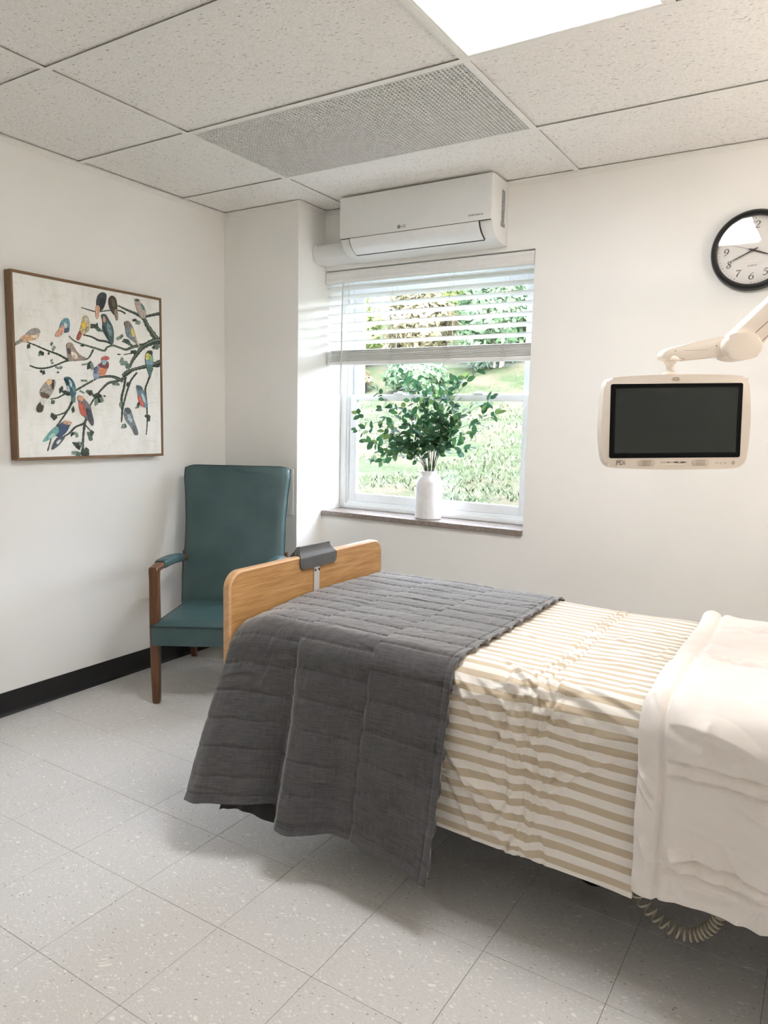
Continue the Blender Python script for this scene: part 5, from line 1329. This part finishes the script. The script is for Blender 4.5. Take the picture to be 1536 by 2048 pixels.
# main branches: tip offset from the vase mouth (sideways, up), each with side twigs
tips = [(-.385, .195), (-.330, .045), (-.345, .275), (-.255, .30), (-.235, .385), (-.150, .465), (-.185, .185), (-.070, .43), (-.10, .27), (-.03, .36), (.045, .36), (.10, .40), (.19, .445), (.275, .485), (.325, .36), (.355, .285), (.235, .21), (.185, .125), (.11, .25), (-.225, .09), (-.29, .14), (.05, .17), (.16, .32)]
L0 = Vector((VX, VY, SZ + .06)); mouth = Vector((VX, VY, SZ + .250))
leaf_list = []
def twig(p, d, n, ln, spread):
    """n leaves along a twig from p in direction d"""
    a0 = rl.uniform(0, 2 * PI); out = []
    ax0 = d.orthogonal().normalized()
    for q in range(n):
        f = (q + .6) / n; pp = p + d * ln * f + Vector((0, 0, .012 * f * f))
        ax = ax0.copy(); ax.rotate(Matrix.Rotation(a0 + q * 2.6, 3, d))
        dv = (d * rl.uniform(.35, 1.0) + ax * spread + Vector((0, 0, rl.uniform(-.3, .12)))).normalized()
        if q == n - 1: dv = d.copy()
        out.append((pp, dv))
    return out
for i, (dx, dz) in enumerate(tips):
    dy = rl.uniform(-.12, .035)
    tip = mouth + Vector((dx, dy, dz))
    st0 = mouth + Vector((dx * .07, rl.uniform(-.020, .020), 0)); bot = Vector((VX - dx * .05, VY + rl.uniform(-.02, .02), SZ + .03))
    ctrl = mouth + Vector((dx * .34, dy * .3, dz * .60 + .05))
    path = smooth_pts([tuple(bot), tuple(st0), tuple((st0 + ctrl) / 2 + Vector((dx * .02, 0, .02))), tuple(ctrl + Vector((dx * .12, dy * .2, 0))), tuple(tip)], 8)
    bm = B(); b_tube(bm, path, [.0021 - .0014 * q / len(path) for q in range(len(path))], 6)
    P3 = [Vector(p) for p in path]
    for f in (.46, .54, .62, .70, .78, .86, .93, 1.0):
        ii = min(int(f * (len(P3) - 1)), len(P3) - 2); p = P3[ii].lerp(P3[ii + 1], f * (len(P3) - 1) - ii if f < 1 else 1.0)
        d = (P3[ii + 1] - P3[max(ii - 1, 0)]).normalized()
        if f < 1:
            ax = d.orthogonal().normalized(); ax.rotate(Matrix.Rotation(rl.uniform(0, 2 * PI), 3, d)); ax.y *= .55
            dd = (d * .7 + ax).normalized()
        else: dd = d
        ln = rl.uniform(.030, .055)
        b_tube(bm, [p, p + dd * ln], .0007, 4)
        leaf_list += twig(p, dd, 4 if f < 1 else 5, ln, 1.0)
    mk('stem', bm, M_STEM, pl, smooth=60)
rl.shuffle(leaf_list)
small = B(); cnt_leaf = 0
for (pos, dirv) in leaf_list:
    pos = pos.copy(); dirv = dirv.copy()
    if pos.z < SZ + .235: continue
    if pos.y > FY - .02: pos.y = FY - .02
    if pos.y + dirv.y * .06 > FY + .004: dirv.y = -abs(dirv.y); dirv.normalize()
    upv = Vector((rl.uniform(-.5, .5), rl.uniform(-1.1, .1), rl.uniform(.1, .9))); yv = upv.cross(dirv)
    if yv.length < .05: continue
    yv.normalize(); zv = dirv.cross(yv)
    m = Matrix((dirv, yv, zv)).transposed().to_4x4(); m.translation = pos - L0
    s_ = rl.uniform(.70, 1.0); m = m @ Matrix.Diagonal((s_, s_ * rl.uniform(.85, 1.15), s_, 1))
    if cnt_leaf < 300:
        o = bpy.data.objects.new('leaf', rl.choice(LM)); COL.objects.link(o); o.parent = pl; o.matrix_local = m
    else:
        t2 = B(); t2.from_mesh(rl.choice(LM)); t2.transform(m); tmp = bpy.data.meshes.new('tmp'); t2.to_mesh(tmp); t2.free(); small.from_mesh(tmp); bpy.data.meshes.remove(tmp)
    cnt_leaf += 1
fo = mk('foliage', small, M_LEAF, pl, smooth=60, local=True, kind='stuff')

# ------------------------------------------------------------------ outside: rising lawn, shrubs on the bank
k = Mat('lawn_ground', hexc(150, 170, 110), 0.95, spec=0.1)
P = k.pos()
n1 = k.noise(k.map(P, (1, 1, 1)), 0.9, 6, 0.65); n2 = k.noise(k.map(P, (7, 16, 8)), 1.0, 5, 0.7); n3 = k.noise(P, 60, 3)
c = k.ramp(n2, [(0.32, hexc(27, 38, 22)), (0.5, hexc(36, 45, 29)), (0.68, hexc(50, 53, 41))])
c = k.mix(k.ramp(n1, [(0.45, K4), (0.60, W4)]), c, hexc(56, 52, 45)); c = k.mix(k.math('MULTIPLY', n3, 0.3), c, hexc(29, 34, 23)); k.col(c); k.bump(n3, 0.6, 0.03)
M_LAWN = k.m
def ground_z(x, y):
    return .35 + .30 * np.clip((y - 3.6) / 1.6, 0, 1) + np.maximum(0, y - 5) * .185 + np.clip(y - 11.5, 0, 4) * .30 - np.maximum(0, y - 15.5) * .165 + .10 * pn(np.asarray(x) * .5, np.asarray(y) * .5, 80) * np.clip((y - 4.2) / 2, 0, 1) + .03 * pn(np.asarray(x) * 2.2, np.asarray(y) * 2.2, 81)
gx = np.linspace(-30, 14, 150); gy = np.concatenate([np.linspace(3.57, 9, 60), np.linspace(9.2, 40, 70)])
GXX, GYY = np.meshgrid(gx, gy); GZ = ground_z(GXX, GYY)
me = bpy.data.meshes.new('lawn'); nn_ = len(gx)
idx = np.arange(GXX.size).reshape(GXX.shape)
me.from_pydata(np.stack([GXX, GYY, GZ], -1).reshape(-1, 3).tolist(), [], np.stack([idx[:-1, :-1], idx[:-1, 1:], idx[1:, 1:], idx[1:, :-1]], -1).reshape(-1, 4).tolist())
me.shade_smooth(); me.materials.append(M_LAWN)
lawn = bpy.data.objects.new('lawn', me); COL.objects.link(lawn); tag(lawn, 'sunlit sloping lawn seen through the window', 'lawn', kind='structure')
# grass blades
rg = np.random.default_rng(5); NB = 15000
by = 4.4 + rg.random(NB) ** 1.5 * 5.9; bx = -by * (.30 + rg.random(NB) * .62); keep = pn(bx * .9, by * .9, 83) > -.25
bx, by = bx[keep], by[keep]; bz = ground_z(bx, by); n_ = len(bx)
hgt = .02 + .03 * rg.random(n_); wd_ = .006 + .004 * rg.random(n_) + by * .0006; an = rg.random(n_) * 2 * PI; lx, ly = (rg.random(n_) - .5) * .08, (rg.random(n_) - .5) * .08
V = np.stack([np.stack([bx - np.cos(an) * wd_, by - np.sin(an) * wd_, bz - .01], -1), np.stack([bx + np.cos(an) * wd_, by + np.sin(an) * wd_, bz - .01], -1), np.stack([bx + lx, by + ly, bz + hgt], -1)], 1).reshape(-1, 3)
me = bpy.data.meshes.new('grass'); me.from_pydata(V.tolist(), [], np.arange(len(V)).reshape(-1, 3).tolist())
k = Mat('grass_blade', hexc(140, 168, 92), 0.8); nn = k.noise(k.pos(), 2.5, 3); k.col(k.ramp(nn, [(0.35, hexc(44, 58, 35)), (0.65, hexc(64, 72, 50))])); me.materials.append(k.m)
gr = bpy.data.objects.new('grass', me); COL.objects.link(gr); tag(gr, 'short pale green grass growing on the slope', 'grass', kind='stuff')
# shrubs
def leafcol(name, a, b, c_):
    k = Mat(name, hexc(*b), 0.7); nn = k.noise(k.pos(), 5, 3); n5 = k.noise(k.pos(), 40, 2)
    cc_ = k.ramp(nn, [(0.3, hexc(*a)), (0.5, hexc(*b)), (0.72, hexc(*c_))]); k.col(k.mix(k.math('MULTIPLY', n5, .3), cc_, hexc(*a)))
    tl = k.n.new('ShaderNodeBsdfTranslucent'); k.l.new(cc_, tl.inputs[0]); mx = k.n.new('ShaderNodeMixShader'); mx.inputs[0].default_value = .3
    k.l.new(k.p.outputs[0], mx.inputs[1]); k.l.new(tl.outputs[0], mx.inputs[2]); k.l.new(mx.outputs[0], k.out.inputs[0]); return k.m
SHM = [leafcol('shrub_leaf_light', (62, 78, 40), (92, 108, 58), (124, 136, 82)), leafcol('shrub_leaf_green', (44, 66, 46), (68, 92, 66), (98, 120, 88)), leafcol('shrub_leaf_olive', (68, 66, 46), (90, 86, 62), (118, 110, 84))]
M_TWIG = plain('twig_brown', hexc(120, 104, 88), 0.8)
def shrub(x, y, rx, rz, mi, label, n=2600, seed=0):
    z0 = float(ground_z(np.array([x]), np.array([y]))[0])
    t = thing('shrub', label, 'shrub', (x, y, z0), group='shrubs on the bank behind the lawn')
    r = np.random.default_rng(seed)
    bm = B()
    for q in range(9):
        a = r.random() * 2 * PI; rr_ = r.random() * rx * .8
        b_tube(bm, smooth_pts([(x + .1 * math.cos(a), y + .1 * math.sin(a), z0 - .05), (x + rr_ * .5 * math.cos(a), y + rr_ * .5 * math.sin(a), z0 + rz * .7), (x + rr_ * math.cos(a), y + rr_ * math.sin(a), z0 + rz * (1.2 + .5 * r.random()))], 4), [.03 * (1 - .08 * w) for w in range(9)], 5)
    mk('stems', bm, M_TWIG, t)
    u = r.normal(size=(n, 3)); u /= np.linalg.norm(u, axis=1)[:, None]; rad = .55 + .45 * r.random(n) ** .5
    lump = 1 + .28 * pn(u[:, 0] * 2.2 + seed, u[:, 2] * 2.2 + u[:, 1], 90 + seed)
    C = u * (rad * lump)[:, None] * np.array([rx, rx * .8, rz]) + np.array([x, y, z0 + rz * .95])
    A_ = r.normal(size=(n, 3)); A_ /= np.linalg.norm(A_, axis=1)[:, None]; Bv = np.cross(A_, u); Bv /= np.linalg.norm(Bv, axis=1)[:, None] + 1e-9
    l = (.055 + .05 * r.random(n))[:, None]
    V = np.stack([C - A_ * l, C + Bv * l * .45, C + A_ * l, C - Bv * l * .45], 1).reshape(-1, 3)
    me = bpy.data.meshes.new('foliage'); V = V - np.array([x, y, z0]); me.from_pydata(V.tolist(), [], np.arange(len(V)).reshape(-1, 4).tolist()); me.materials.append(SHM[mi])
    o = bpy.data.objects.new('foliage', me); COL.objects.link(o); o.parent = t; o['kind'] = 'stuff'
SH = [(-8.9, 12.6, .85, .75, 0, 'pale yellow-green shrub beyond the lawn, leftmost behind the blind'), (-7.15, 12.7, .72, .80, 2, 'olive twiggy shrub beyond the lawn between the green ones'),
      (-5.45, 12.6, .80, .85, 1, 'blue-green leafy shrub beyond the lawn near the right window edge'), (-3.6, 12.8, .85, .9, 1, 'rounded green shrub beyond the lawn at the far right'),
      (-10.9, 13.2, .95, .9, 1, 'dark green shrub on the bank at the far left'), (-8.0, 14.9, .95, .9, 0, 'light green shrub higher on the bank behind the olive one'),
      (-5.8, 14.7, .95, 1.0, 0, 'yellowish shrub high on the bank behind the blue-green one'), (-6.3, 11.1, .55, .30, 1, 'low spreading green shrub at the top of the lawn'), (-8.0, 11.2, .55, .30, 2, 'low bare twiggy shrub at the top of the lawn')]
for i, a in enumerate(SH): shrub(*a, seed=i + 1)
